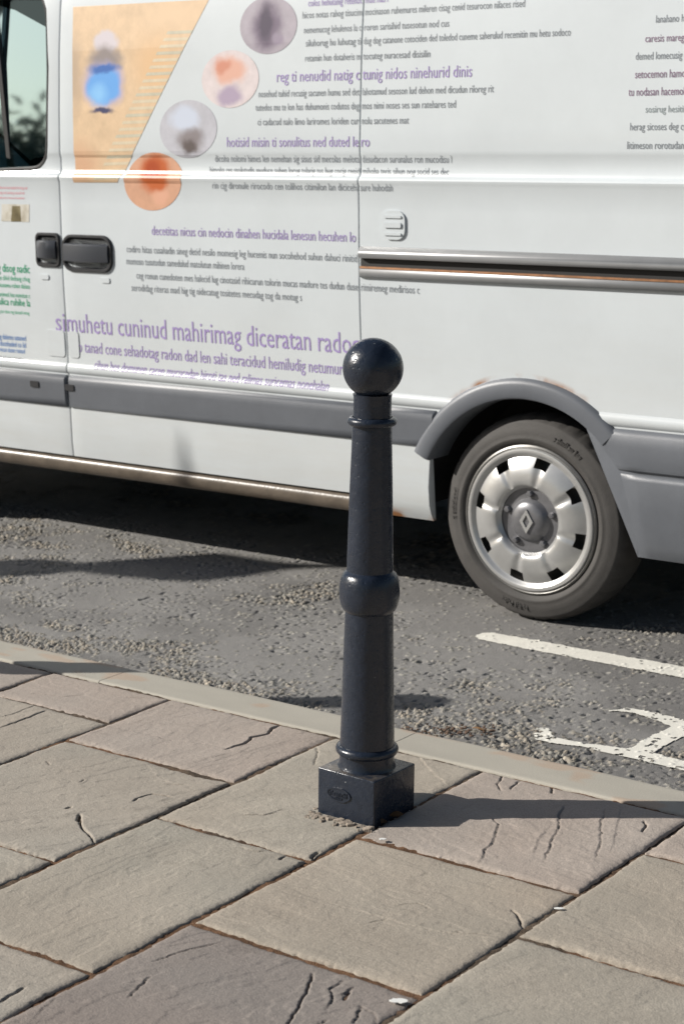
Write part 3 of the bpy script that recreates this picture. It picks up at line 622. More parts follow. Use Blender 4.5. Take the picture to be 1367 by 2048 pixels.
DARKP = mat('black_plastic', (.02, .021, .024), .45, bump=.0004, bscale=400)
HNDL = mat('handle_plastic', (.045, .05, .06), .38)
UNDER = mat('underbody', (.018, .017, .016), .8)
SILL = mat('dirty_sill', (.135, .11, .085), .33, var=.35, vscale=14, bump=.0006, bscale=90)
SEAL = mat('rubber_seal', (.012, .012, .012), .6)
RUSTM = mat('rail_metal', (.33, .16, .075), .5, var=.4, vscale=30)
TRACK = mat('rail_cover', (.22, .225, .23), .35, metal=.25, var=.1, vscale=10)
def profile(z):
    P = [(.285, .030), (.31, .016), (.34, .006), (.40, .001), (.52, .0), (.655, .0), (.662, -.007), (.675, -.0105), (.688, -.007), (.695, .0), (.75, .0015), (.95, -.004), (1.04, -.005), (1.18, -.003), (1.345, .0), (1.355, -.004),
         (1.364, -.0055), (1.372, -.001), (1.378, .008), (1.388, .0125), (1.432, .0135), (1.442, .0095), (1.455, .0085), (1.6, .016), (1.8, .030), (1.95, .046), (2.05, .064), (2.09, .078)]
    for (a, u), (b, v) in zip(P[:-1], P[1:]):
        if z <= b: return u+(v-u)*(max(z, a)-a)/(b-a)
    return P[-1][1]
PZ = [.285, .295, .31, .325, .34, .37, .40, .46, .52, .6, .655, .662, .668, .675, .682, .688, .695, .72, .75, .85, .95, 1.04, 1.1, 1.18, 1.27, 1.345, 1.355, 1.360, 1.364, 1.368, 1.372, 1.378, 1.388, 1.41, 1.432, 1.442, 1.455, 1.52, 1.6, 1.7, 1.8, 1.88, 1.95, 2.0, 2.05, 2.09]
WX, WZ = -3.018, .328; AR = .402
def side(Yo, sgn):            # sgn +1: near side, -1: far side of the van
    return lambda x, z, d=0.: Vector((x, Yo + sgn*(profile(z)-d), z+ROADZ))
NEAR = side(Y0, 1); FAR = side(Y0+WID, -1)
def skin(bm, S, x0, x1, zb=.348, zt=2.09, arch=None, th=.014):
    xs = [x0, x0+.0025, x0+.006]; n = max(2, int((x1-x0)/.06)); xs += [x0+.006+(x1-x0-.012)*k/n for k in range(1, n)]; xs += [x1-.006, x1-.0025, x1]
    if arch:
        ax, az, ar = arch; xs = sorted(set(xs+[ax+ar*math.cos(math.radians(a)) for a in range(0, 181, 3) if x0+.01 < ax+ar*math.cos(math.radians(a)) < x1-.01]))
    zs = [z for z in PZ if zb < z < zt]; zs = [zb]+zs+[zt]
    outer, inner = [], []
    for x in xs:
        lo = zb
        if arch and abs(x-ax) < ar and (x > ax-.349 or az+math.sqrt(ar*ar-(x-ax)**2) > .53+0*x) and x > ax-.3495: lo = max(zb, az+math.sqrt(ar*ar-(x-ax)**2))
        e = min(x-x0, x1-x); dd = 0 if e >= .006 else (-.0022 if e <= 1e-6 else -.0006)
        outer.append([bm.verts.new(S(x, max(z, lo), dd)) for z in zs]); inner.append([bm.verts.new(S(x, max(z, lo), -th)) for z in zs])
    for k in range(len(xs)-1):
        for j in range(len(zs)-1):
            for A, fl in ((outer, 0), (inner, 1)):
                q = (A[k][j], A[k+1][j], A[k+1][j+1], A[k][j+1]); q = q[::-1] if fl else q
                if (q[0].co-q[-1].co).length < 1e-7 and (q[1].co-q[2].co).length < 1e-7: continue
                bm.faces.new(q)
        bm.faces.new((outer[k][0], inner[k][0], inner[k+1][0], outer[k+1][0])); bm.faces.new((outer[k][-1], outer[k+1][-1], inner[k+1][-1], inner[k][-1]))
    for k in (0, -1):
        for j in range(len(zs)-1):
            if (outer[k][j].co-outer[k][j+1].co).length < 1e-7: continue
            bm.faces.new((outer[k][j], outer[k][j+1], inner[k][j+1], inner[k][j]))
    bmesh.ops.remove_doubles(bm, verts=bm.verts, dist=1e-6); bmesh.ops.recalc_face_normals(bm, faces=bm.faces)
XF, XR = -6.06, -2.07          # rear edge of the nose, tail
SEAM1, SEAM2 = -4.965, -3.632
VAN = thing('delivery_van', (-4.45, YC, ROADZ), 'white panel van with grey side strips and printed lettering behind the bollard', 'van')
def cut(o, poly, yoff=0):      # opening through a skin
    bm = bmesh.new(); prism(bm, poly, lambda u, v, t: Vector((u, t, v+ROADZ)), Y0-.2, Y0+.4) if yoff == 0 else prism(bm, poly, lambda u, v, t: Vector((u, t, v+ROADZ)), Y0+WID-.4, Y0+WID+.2)
    bmesh.ops.translate(bm, verts=bm.verts, vec=-ORG[0]); bmesh.ops.recalc_face_normals(bm, faces=bm.faces)
    me = bpy.data.meshes.new('cut'); bm.to_mesh(me); bm.free(); c = bpy.data.objects.new('cut', me); SC.collection.objects.link(c); c.location = VAN.location
    md = o.modifiers.new('b', 'BOOLEAN'); md.operation = 'DIFFERENCE'; md.object = c; md.solver = 'EXACT'
    bpy.context.view_layer.update(); dg = bpy.context.evaluated_depsgraph_get(); nm = bpy.data.meshes.new_from_object(o.evaluated_get(dg)); o.modifiers.clear(); o.data = nm
    bpy.data.objects.remove(c); nm.shade_smooth(); nm.set_sharp_from_angle(angle=math.radians(32))
WIN = [(-6.0, 1.36), (-5.11, 1.385)] + [(-5.11+.085*math.sin(math.radians(a)), 1.47-.085*math.cos(math.radians(a))) for a in range(15, 91, 15)] + [(-5.018, 1.75), (-5.035, 1.95), (-5.06, 2.0), (-5.5, 2.02), (-5.72, 1.8)]
panels = {}
for S, o_ in ((NEAR, 0), (FAR, 1)):
    bm = bmesh.new(); skin(bm, S, XF+.004, SEAM1-.0014); d = obj('cab_door', bm, WHITE, VAN, 32); cut(d, WIN, o_)
    if S is NEAR: panels['cab'] = d
    bm = bmesh.new(); skin(bm, S, SEAM1+.0014, SEAM2-.0014); d = obj('sliding_door' if S is NEAR else 'side_panel', bm, WHITE, VAN, 32)
    if S is NEAR: panels['slide'] = d
    bm = bmesh.new(); skin(bm, S, SEAM2+.0014, XR, zb=.285, arch=(WX, WZ, AR)); d = obj('rear_quarter_panel', bm, WHITE, VAN, 32)
    if S is NEAR: panels['rear'] = d
# inner shell behind the skins, floor, roof, nose
bm = bmesh.new()
box(bm, -4.99, XR-.005, Y0+.02, Y0+WID-.02, .80+ROADZ, 1.36+ROADZ); box(bm, -4.90, XR-.005, Y0+.095, Y0+WID-.095, 1.365+ROADZ, 2.12+ROADZ)
obj('inner_panel', bm, WHITE, VAN); bm = bmesh.new()
box(bm, -6.0, -3.52, Y0+.035, Y0+WID-.035, .32+ROADZ, .60+ROADZ); box(bm, -3.52, XR-.005, Y0+.34, Y0+WID-.34, .34+ROADZ, .795+ROADZ)
box(bm, -2.53, XR-.005, Y0+.035, Y0+.335, .34+ROADZ, .795+ROADZ); box(bm, -2.53, XR-.005, Y0+WID-.335, Y0+WID-.035, .34+ROADZ, .795+ROADZ); box(bm, -4.9, -3.52, Y0+.022, Y0+WID-.022, .605+ROADZ, .795+ROADZ)
obj('body_shell', bm, UNDER, VAN)
bm = bmesh.new()
sec = [(.078, 2.091), (.088, 2.12), (.12, 2.17), (.18, 2.21), (.3, 2.24), (.6, 2.262), (WID/2, 2.27)]; sec = sec+[(WID-a, b) for a, b in sec[-2::-1]]
xsr = [(-5.62, -.03), (-5.55, -.01), (-5.3, 0), (-4, 0), (-2.4, 0), (-2.15, -.005), (XR, -.04)]
rows = [[bm.verts.new((x, Y0+a, b+dz*(1 if b > 2.1 else 0)+ROADZ)) for a, b in sec] for x, dz in xsr]
for A, B in zip(rows[:-1], rows[1:]):
    for k in range(len(sec)-1): bm.faces.new((A[k], B[k], B[k+1], A[k+1]))
bm.faces.new(rows[0]); bm.faces.new(rows[-1][::-1]); bmesh.ops.solidify(bm, geom=bm.faces[:], thickness=.01) if False else None
obj('roof', bm, WHITE, VAN, 30)
bm = bmesh.new(); box(bm, XR, XR+.03, Y0+.09, Y0+WID-.09, .45+ROADZ, 2.12+ROADZ, .01); obj('rear_door', bm, WHITE, VAN, 30)
bm = bmesh.new()                                  # nose: bonnet, wings
nose = [(-6.058, .34), (-6.058, 1.33), (-6.3, 1.22), (-6.72, 1.02), (-6.9, .88), (-6.96, .7), (-6.97, .45), (-6.9, .34)]
def nfn(u, v, t):
    k = max(0, (-6.3-u)/.67); return Vector((u, YC+(t-YC)*(1-.12*k*k), v+ROADZ))
prism(bm, nose, nfn, Y0+.012, Y0+WID-.012); bmesh.ops.recalc_face_normals(bm, faces=bm.faces)
d = obj('bonnet', bm, WHITE, VAN, 35)
GLASS = mat('cab_glass', (.55, .68, .62), .02); N, L, p = nodes(GLASS); p.inputs['Transmission Weight'].default_value = .9; p.inputs['IOR'].default_value = 1.5
p.inputs['Specular IOR Level'].default_value = .9
GL2 = bpy.data.materials.new('tinted_glass'); GL2.use_nodes = True; N = GL2.node_tree.nodes; L = GL2.node_tree.links; N.remove(N['Principled BSDF'])
tr = N.new('ShaderNodeBsdfTransparent'); tr.inputs[0].default_value = (.16, .30, .27, 1); gl = N.new('ShaderNodeBsdfGlossy'); gl.inputs['Roughness'].default_value = .03; gl.inputs[0].default_value = (.52, .70, .78, 1)
fr = N.new('ShaderNodeFresnel'); fr.inputs[0].default_value = 2.1; ms = N.new('ShaderNodeMixShader'); L.new(fr.outputs[0], ms.inputs[0]); L.new(tr.outputs[0], ms.inputs[1]); L.new(gl.outputs[0], ms.inputs[2])
L.new(ms.outputs[0], N['Material Output'].inputs[0])
for S, par in ((NEAR, panels['cab']), (FAR, VAN)):
    bm = bmesh.new()
    g_ = [bm.verts.new(S(x, z, -.010)) for x, z in WIN]; bm.faces.new(g_)
    bmesh.ops.solidify(bm, geom=bm.faces[:], thickness=.004)
    obj('window_pane', bm, GL2, par, 30)
    bm = bmesh.new(); c0 = Vector((sum(q[0] for q in WIN)/len(WIN), sum(q[1] for q in WIN)/len(WIN)))
    def inset(q, k): v = Vector(q)-c0; return c0+v*(1-k/v.length)
    R = [[bm.verts.new(S(*inset(q, a), b)) for q in WIN] for a, b in ((0, -.012), (0, -.001), (.006, .001), (.016, -.002), (.018, -.009))]
    for A, B in zip(R[:-1], R[1:]):
        for k in range(len(WIN)): bm.faces.new((A[k], A[(k+1) % len(WIN)], B[(k+1) % len(WIN)], B[k]))
    bmesh.ops.recalc_face_normals(bm, faces=bm.faces); obj('window_seal', bm, SEAL, par, 40)
bm = bmesh.new(); box(bm, -5.275, -5.255, Y0+.022, Y0+.04, 1.375+ROADZ, 2.03+ROADZ)
bmesh.ops.rotate(bm, verts=bm.verts, cent=(-5.265, Y0+.03, 1.7+ROADZ), matrix=Matrix.Rotation(math.radians(-4), 3, 'Y')); obj('window_divider', bm, SEAL, panels['cab'])
bm = bmesh.new(); q = [bm.verts.new(v) for v in ((-6.04, Y0+.08, 1.345+ROADZ), (-6.04, Y0+WID-.08, 1.345+ROADZ), (-5.6, Y0+WID-.16, 2.14+ROADZ), (-5.6, Y0+.16, 2.14+ROADZ))]; bm.faces.new(q); bmesh.ops.solidify(bm, geom=bm.faces[:], thickness=.005); obj('windscreen', bm, GL2, VAN)
SEATM = mat('seat_fabric', (.05, .055, .06), .9, bump=.001, bscale=300)
for yc in (Y0+.45, Y0+1.45):                      # seats, steering wheel, dashboard seen through the glass
    bm = bmesh.new(); box(bm, -5.45, -4.98, yc-.24, yc+.24, .75+ROADZ, .92+ROADZ, .05); box(bm, -5.08, -4.94, yc-.24, yc+.24, .9+ROADZ, 1.5+ROADZ, .05); box(bm, -5.04, -4.95, yc-.13, yc+.13, 1.52+ROADZ, 1.72+ROADZ, .035)
    obj('seat', bm, SEATM, VAN, 40)
bm = bmesh.new(); box(bm, -6.05, -5.75, Y0+.06, Y0+WID-.06, .7+ROADZ, 1.28+ROADZ, .06); obj('dashboard', bm, DARKP, VAN, 40)
bm = bmesh.new(); sweep(bm, [(-5.62+.05*math.cos(a), Y0+1.45+.2*math.sin(a), 1.2+.19*math.cos(a)+ROADZ) for a in [2*math.pi*k/24 for k in range(25)]], .013, 8, False); obj('steering_wheel', bm, DARKP, VAN, 60)
for s_ in (0, 1):
    S = NEAR if s_ == 0 else FAR; sg = 1 if s_ == 0 else -1; ye = Y0 if s_ == 0 else Y0+WID
    bm = bmesh.new(); yy = ye-sg*.14; box(bm, -5.98, -5.90, yy-.09, yy+.09, 1.42+ROADZ, 1.76+ROADZ, .03, 3); box(bm, -5.96, -5.92, min(yy+sg*.06, ye+sg*.03), max(yy+sg*.06, ye+sg*.03), 1.5+ROADZ, 1.55+ROADZ, .01)
    obj('door_mirror', bm, DARKP, VAN, 40)
    bm = bmesh.new(); box(bm, -6.93, -6.70, ye+sg*.15 if s_ == 0 else ye-.42, ye+.42 if s_ == 0 else ye-.15, .80+ROADZ, .98+ROADZ, .04, 3); obj('headlight', bm, mat('lamp_glass', (.6, .62, .62), .1), VAN, 40)
    # strips, sills, cladding, arch trims, wheels -------------------------------------------------
    def strip(x0, x1, z0=.532, z1=.650, m=GREYP, name='side_strip', t=.024, par=VAN):
        t = .015; bm = bmesh.new(); prof = [(z0, -.004), (z0, .006), (z0+.006, .011), (z0+.03, t*.92), (z1-.035, t), (z1-.018, t+.001), (z1-.006, t*.72), (z1, t*.35), (z1, -.004)]
        rows = []
        for x, k in ((x0, .55), (x0+.006, 1), (x1-.006, 1), (x1, .55)): rows.append([bm.verts.new(S(x, zz, dd if dd < 0 else dd*k)) for zz, dd in prof])
        for A, B in zip(rows[:-1], rows[1:]):
            for k in range(len(prof)-1): bm.faces.new((A[k], B[k], B[k+1], A[k+1]))
        bm.faces.new(rows[0]); bm.faces.new(rows[-1][::-1]); bmesh.ops.recalc_face_normals(bm, faces=bm.faces); return obj(name, bm, m, par, 40)
    pc = panels if s_ == 0 else {'cab': VAN, 'slide': VAN, 'rear': VAN}
    strip(XF+.01, SEAM1-.006, par=pc['cab']); strip(SEAM1+.006, SEAM2-.004, par=pc['slide']); strip(SEAM2+.004, -3.342, par=pc['rear'])
    # rear cladding behind the wheel: two stepped pads
    def clad():
        bm = bmesh.new(); rows = []
        prof = [(.262, -.02), (.262, .004), (.275, .012), (.31, .016), (.50, .018), (.512, .014), (.518, .006), (.526, .006), (.532, .016), (.545, .020), (.60, .021), (.632, .016), (.646, .008), (.652, -.004)]
        for a in range(0, 13):
            rows.append([bm.verts.new(S((lambda xl: xl+(XR+.005-xl)*a/12)(WX+math.sqrt(.386**2-(zz-WZ)**2)), zz, dd*(.6+.4*min(1, a)))) for zz, dd in prof])
        for A, B in zip(rows[:-1], rows[1:]):
            for k in range(len(prof)-1): bm.faces.new((A[k], B[k], B[k+1], A[k+1]))
        bm.faces.new(rows[0]); bm.faces.new(rows[-1][::-1]); bmesh.ops.recalc_face_normals(bm, faces=bm.faces); obj('rear_cladding', bm, GREYP, VAN, 40)
    clad()
    # arch trim
    bm = bmesh.new(); rows = []
    for a in range(44, 156, 3):
        A_ = math.radians(a); ro = []
        for r_, d_ in ((.384, -.10), (.384, .006), (.388, .015), (.397, .019), (.430, .0175), (.442, .0135), (.448, .004), (.449, -.004)):
            x = WX+r_*math.cos(A_); zz = WZ+r_*math.sin(A_); ro.append(bm.verts.new((x, ye-sg*d_, zz+ROADZ)))
        rows.append(ro)
    for A, B in zip(rows[:-1], rows[1:]):
        for k in range(7): bm.faces.new((A[k], A[k+1], B[k+1], B[k]))
    bm.faces.new(rows[0]); bm.faces.new(rows[-1][::-1]); bmesh.ops.recalc_face_normals(bm, faces=bm.faces); obj('wheel_arch_trim', bm, GREYP, VAN, 40)
    # inner liner
    bm = bmesh.new(); lathe(bm, [(.40, -.16*1), (.40, .16)], (WX, ye+sg*.17, WZ+ROADZ), 'Y', 30, 0, math.pi, False); obj('wheel_well', bm, UNDER, VAN, 60)
    # round tube sill with dirt
    bm = bmesh.new(); pr = [(.343, .016), (.337, .004), (.330, -.0015), (.318, -.004), (.305, -.002), (.292, .003), (.284, .012), (.283, .05), (.30, .05)]
    xs = [XF+.02+(SEAM2-.004-XF-.02)*k/30 for k in range(31)]; rows = [[bm.verts.new((x, ye+sg*(o__+.004), zz+ROADZ)) for zz, o__ in pr] for x in xs]
    # sits just below the panels' lower edge
    for A, B in zip(rows[:-1], rows[1:]):
        for k in range(len(pr)-1): bm.faces.new((A[k], B[k], B[k+1], A[k+1]))
    bm.faces.new(rows[0]); bm.faces.new(rows[-1][::-1]); bmesh.ops.recalc_face_normals(bm, faces=bm.faces); obj('sill', bm, SILL, VAN, 40)
    for wx in (WX, -6.12):
        c = Vector((wx, ye+sg*.045, WZ+ROADZ)); ORGW = c
        q = lambda L_: [(r, -sg*(-d)) for r, d in L_]     # d measured outward -> Y
        Q = lambda L_: [(r, -sg*d) for r, d in L_]
        STEEL = bpy.data.materials.get('wheel_steel') or mat('wheel_steel', (.20, .195, .185), .4, metal=.6, var=.2, vscale=20)
        TRIMM = bpy.data.materials.get('wheel_trim_silver') or mat('wheel_trim_silver', (.52, .52, .51), .30, metal=.55, var=.12, vscale=9, bump=.0003, bscale=60)
        CAPM = bpy.data.materials.get('centre_cap_grey') or mat('centre_cap_grey', (.20, .20, .21), .35, metal=.5, var=.2, vscale=30)
        RUB = bpy.data.materials.get('tyre_rubber') or mat('tyre_rubber', (.062, .058, .054), .75, var=.22, vscale=12, bump=.0006, bscale=150)
        bm = bmesh.new(); lathe(bm, Q([(.190, -.17), (.205, -.165), (.208, -.02), (.222, .0), (.226, .010), (.232, .014), (.237, .011), (.237, .004), (.228, -.004), (.215, -.03), (.20, -.05), (.10, -.03), (.02, -.03)]), c, 'Y', 72, close=False)
        bmesh.ops.recalc_face_normals(bm, faces=bm.faces); wh = obj('wheel', bm, STEEL, VAN, 35)
        bm = bmesh.new(); T_ = [(.236, -.175), (.27, -.185), (.305, -.18), (.320, -.165), (.3265, -.14), (.328, -.11), (.3285, -.085), (.328, -.055), (.3255, -.03), (.319, -.010), (.311, .002), (.308, .0045), (.303, .0055), (.290, .0115), (.272, .015), (.262, .0145), (.259, .0165), (.255, .0155), (.246, .012), (.236, .003)]
        rings = lathe(bm, Q(T_), c, 'Y', 180, close=False)
        for ri, (r_, d_) in enumerate(T_):           # tread blocks and grooves
            if -.16 < d_ < .0005 and r_ > .31:
                for k, v in enumerate(rings[ri]):
                    if k % 5 == 0: v.co = c+(v.co-c)*(1-.012)
        bmesh.ops.recalc_face_normals(bm, faces=bm.faces); ty = obj('tyre', bm, RUB, wh, 50)
        # raised, illegible sidewall lettering
        rg = random.Random(4)
        for st_ in (-100, 60, 175):
            bm = bmesh.new()
            fnw = lambda u, v, d: c+Vector(((.262+v)*math.cos(math.radians(st_)+u/.275), -sg*(.0135+d), (.262+v)*math.sin(math.radians(st_)+u/.275)))
            glyphs(bm, fnw, -.05, .06, .008, .019, rg, .16, 0, .0022, gap=.3, upper=True)
            obj('sidewall_lettering', bm, RUB, wh)
        # wheel trim: dished silver cover, radial spokes and slots near the rim
        bm = bmesh.new(); NA = 144; R_ = [(.2275, .010), (.224, .017), (.217, .019), (.210, .0165), (.205, .010), (.200, .0085), (.188, .015), (.170, .023), (.150, .0285), (.130, .030), (.118, .029), (.110, .024), (.106, .016), (.102, .012)]
        rings = []
        for r_, d_ in R_:
            row = []
            for k in range(NA):
                an = 2*math.pi*k/NA; ph = (an*8/(2*math.pi)) % 1; groove = math.exp(-((ph-.5)/.10)**2)
                dd = d_-(.007*groove if .115 < r_ < .2 else 0)
                row.append(bm.verts.new(c+Vector((r_*math.cos(an+.15), -sg*dd, r_*math.sin(an+.15)))))
            rings.append(row)
        for ri in range(len(R_)-1):
            for k in range(NA):
                ph = ((k+.5)/NA*8) % 1
                if 5 <= ri <= 6 and abs(ph-.5) < .15: continue     # the slot
                bm.faces.new((rings[ri][k], rings[ri][(k+1) % NA], rings[ri+1][(k+1) % NA], rings[ri+1][k]))
        bmesh.ops.recalc_face_normals(bm, faces=bm.faces); tr_ = obj('wheel_trim', bm, TRIMM, wh, 40)
        bm = bmesh.new(); lathe(bm, Q([(.104, .008), (.100, .009), (.085, .006), (.070, .008), (.060, .020), (.054, .026), (.03, .029), (.001, .030)]), c, 'Y', 48, close=False)
        for k in range(5):
            an = 2*math.pi*k/5+.3; lathe(bm, Q([(.011, .004), (.011, .018), (.008, .021), (.0005, .0215)]), c+Vector((.084*math.cos(an), 0, .084*math.sin(an))), 'Y', 6, close=False)
        bmesh.ops.recalc_face_normals(bm, faces=bm.faces); obj('centre_cap', bm, CAPM, wh, 40)
        bm = bmesh.new(); fo = [(0, .038), (.024, 0), (0, -.038), (-.024, 0)]; fi = [(0, .021), (.0125, 0), (0, -.021), (-.0125, 0)]
        va = [[bm.verts.new(c+Vector((u, -sg*d_, v))) for u, v in f_] for f_, d_ in ((fo, .024), (fo, .034), (fi, .034), (fi, .026))]
        for A, B in zip(va[:-1], va[1:]):
            for k in range(4): bm.faces.new((A[k], A[(k+1) % 4], B[(k+1) % 4], B[k]))
        bmesh.ops.recalc_face_normals(bm, faces=bm.faces); obj('cap_emblem', bm, TRIMM, wh)
bm = bmesh.new(); box(bm, -7.02, -6.6, Y0+.04, Y0+WID-.04, .28+ROADZ, .62+ROADZ, .05, 3); obj('front_bumper', bm, GREYP, VAN, 40)
bm = bmesh.new(); box(bm, XR+.002, XR+.12, Y0+.03, Y0+WID-.03, .30+ROADZ, .62+ROADZ, .03, 3); obj('rear_bumper', bm, GREYP, VAN, 40)
# axle and exhaust in the dark below
bm = bmesh.new(); sweep(bm, [(WX, Y0+.15, WZ+ROADZ), (WX, Y0+WID-.15, WZ+ROADZ)], .05, 10); obj('rear_axle', bm, UNDER, VAN, 60)

# ---- slide rail on the rear quarter
S = NEAR; rx0, rx1 = -3.632+.006, XR-.03
def xbar(name, prof, m, par, x0=rx0, x1=rx1, taper=0):
    bm = bmesh.new(); rows = [[bm.verts.new(S(x, z_, d_*k if d_ > 0 else d_)) for z_, d_ in prof] for x, k in ((x0, .6), (x0+.008, 1), (x1-.008, 1), (x1, .6))]
    n = len(prof)
    for A, B in zip(rows[:-1], rows[1:]):
        for k in range(n): bm.faces.new((A[k], B[k], B[(k+1) % n], A[(k+1) % n]))
    bm.faces.new(rows[0]); bm.faces.new(rows[-1][::-1]); bmesh.ops.recalc_face_normals(bm, faces=bm.faces); return obj(name, bm, m, par, 45)
rp = panels['rear']
xbar('slide_rail_cover', [(1.122, -.004), (1.122, .020), (1.126, .024), (1.136, .026), (1.146, .021), (1.155, .010), (1.159, -.004)], TRACK, rp)
xbar('slide_rail_channel', [(1.094, -.006), (1.094, .0015), (1.123, .0015), (1.123, -.006)], SEAL, rp)
xbar('slide_rail_track', [(1.0885, -.004), (1.0885, .010), (1.0945, .010), (1.0945, -.004)], RUSTM, rp)
xbar('slide_rail_lip', [(1.058, -.004), (1.060, .008), (1.066, .015), (1.078, .017), (1.087, .012), (1.0885, -.004)], TRACK, rp)
# ---- door handles and small fittings
def cup(x0, x1, z0, z1, par, r, round_right):
    bm = bmesh.new(); P = rrect(x0, x1, z0, z1, r)
    c0 = ((x0+x1)/2, (z0+z1)/2)
    def sc(P, k): return [(c0[0]+(a-c0[0])*(1-k/((x1-x0)/2)), c0[1]+(b-c0[1])*(1-k/((z1-z0)/2))) for a, b in P]
    R = [[bm.verts.new(S(a, b, d)) for a, b in sc(P, k)] for k, d in ((0, -.004), (0, .006), (.003, .0095), (.009, .0095), (.013, .004), (.016, -.0))]
    n = len(P)
    for A, B in zip(R[:-1], R[1:]):
        for k in range(n): bm.faces.new((A[k], A[(k+1) % n], B[(k+1) % n], B[k]))
    bm.faces.new(R[-1]); bmesh.ops.recalc_face_normals(bm, faces=bm.faces); o = obj('door_handle', bm, DARKP, par, 40)
    bm = bmesh.new(); zc = z0+(z1-z0)*.52
    rows = []
    for k in range(9):
        t_ = k/8; x = x0+.014+(x1-x0-.028)*t_; d = .012+.016*math.sin(math.pi*t_)
        rows.append([bm.verts.new(S(x, zc+a, d+b)) for a, b in ((-.034, -.006), (-.030, .002), (0, .005), (.026, .003), (.032, -.006))])
    for A, B in zip(rows[:-1], rows[1:]):
        for k in range(5): bm.faces.new((A[k], B[k], B[(k+1) % 5], A[(k+1) % 5]))
    bm.faces.new(rows[0]); bm.faces.new(rows[-1][::-1]); bmesh.ops.recalc_face_normals(bm, faces=bm.faces)
    obj('handle_grip', bm, HNDL, par, 50)
cup(-5.094, SEAM1-.006, 1.042, 1.165, panels['cab'], .02, 0); cup(SEAM1+.006, -4.712, 1.030, 1.162, panels['slide'], .045, 1)
LOCK = mat('lock_metal', (.6, .6, .6), .25, metal=.9)
for (x, y, par) in ((92, 553, 'cab'), (213, 560, 'slide')):
    X_, Z_ = van(x, y); bm = bmesh.new(); prism(bm, rrect(X_-.022, X_+.022, Z_-.010, Z_+.008, .006, 3), lambda u, v, d: S(u, v, d), -.003, .0035); bmesh.ops.recalc_face_normals(bm, faces=bm.faces); obj('door_lock', bm, WHITE, panels[par], 40)
X_, Z_ = van(788, 450); bm = bmesh.new(); P = rrect(X_-.045, X_+.045, Z_-.045, Z_+.045, .03, 6)
prism(bm, P, lambda u, v, d: S(u, v, d), -.003, .006); P2 = rrect(X_-.033, X_+.033, Z_-.008, Z_+.008, .004, 3); prism(bm, P2, lambda u, v, d: S(u, v, d), .0065, .011)
P2 = rrect(X_-.033, X_+.033, Z_+.022, Z_+.030, .003, 3); prism(bm, P2, lambda u, v, d: S(u, v, d), .0065, .010); P2 = rrect(X_-.033, X_+.033, Z_-.032, Z_-.024, .003, 3); prism(bm, P2, lambda u, v, d: S(u, v, d), .0065, .010)
bmesh.ops.recalc_face_normals(bm, faces=bm.faces); obj('lock_cover', bm, WHITE, panels['rear'], 40)
a = van(80, 668); b_ = van(150, 730)
bm = bmesh.new(); P = rrect(-5.068, SEAM1-.012, .715, .812, .012, 4); prism(bm, P, lambda u, v, d: S(u, v, d), -.003, .0028); bmesh.ops.recalc_face_normals(bm, faces=bm.faces); obj('hinge_cover', bm, WHITE, panels['cab'], 40)
bm = bmesh.new(); P = rrect(SEAM1+.010, -4.905, .715, .812, .012, 4); prism(bm, P, lambda u, v, d: S(u, v, d), -.003, .0028); bmesh.ops.recalc_face_normals(bm, faces=bm.faces); obj('hinge_cover', bm, WHITE, panels['slide'], 40)
for (x, y, par) in ((76, 769, 'cab'), (146, 776, 'slide')):
    X_, Z_ = van(x, y); bm = bmesh.new(); prism(bm, rrect(X_-.022, X_+.022, .595, .618, .005, 3), lambda u, v, d: S(u, v, d), .011, .0185); bmesh.ops.recalc_face_normals(bm, faces=bm.faces); obj('strip_clip', bm, DARKP, panels[par], 40)

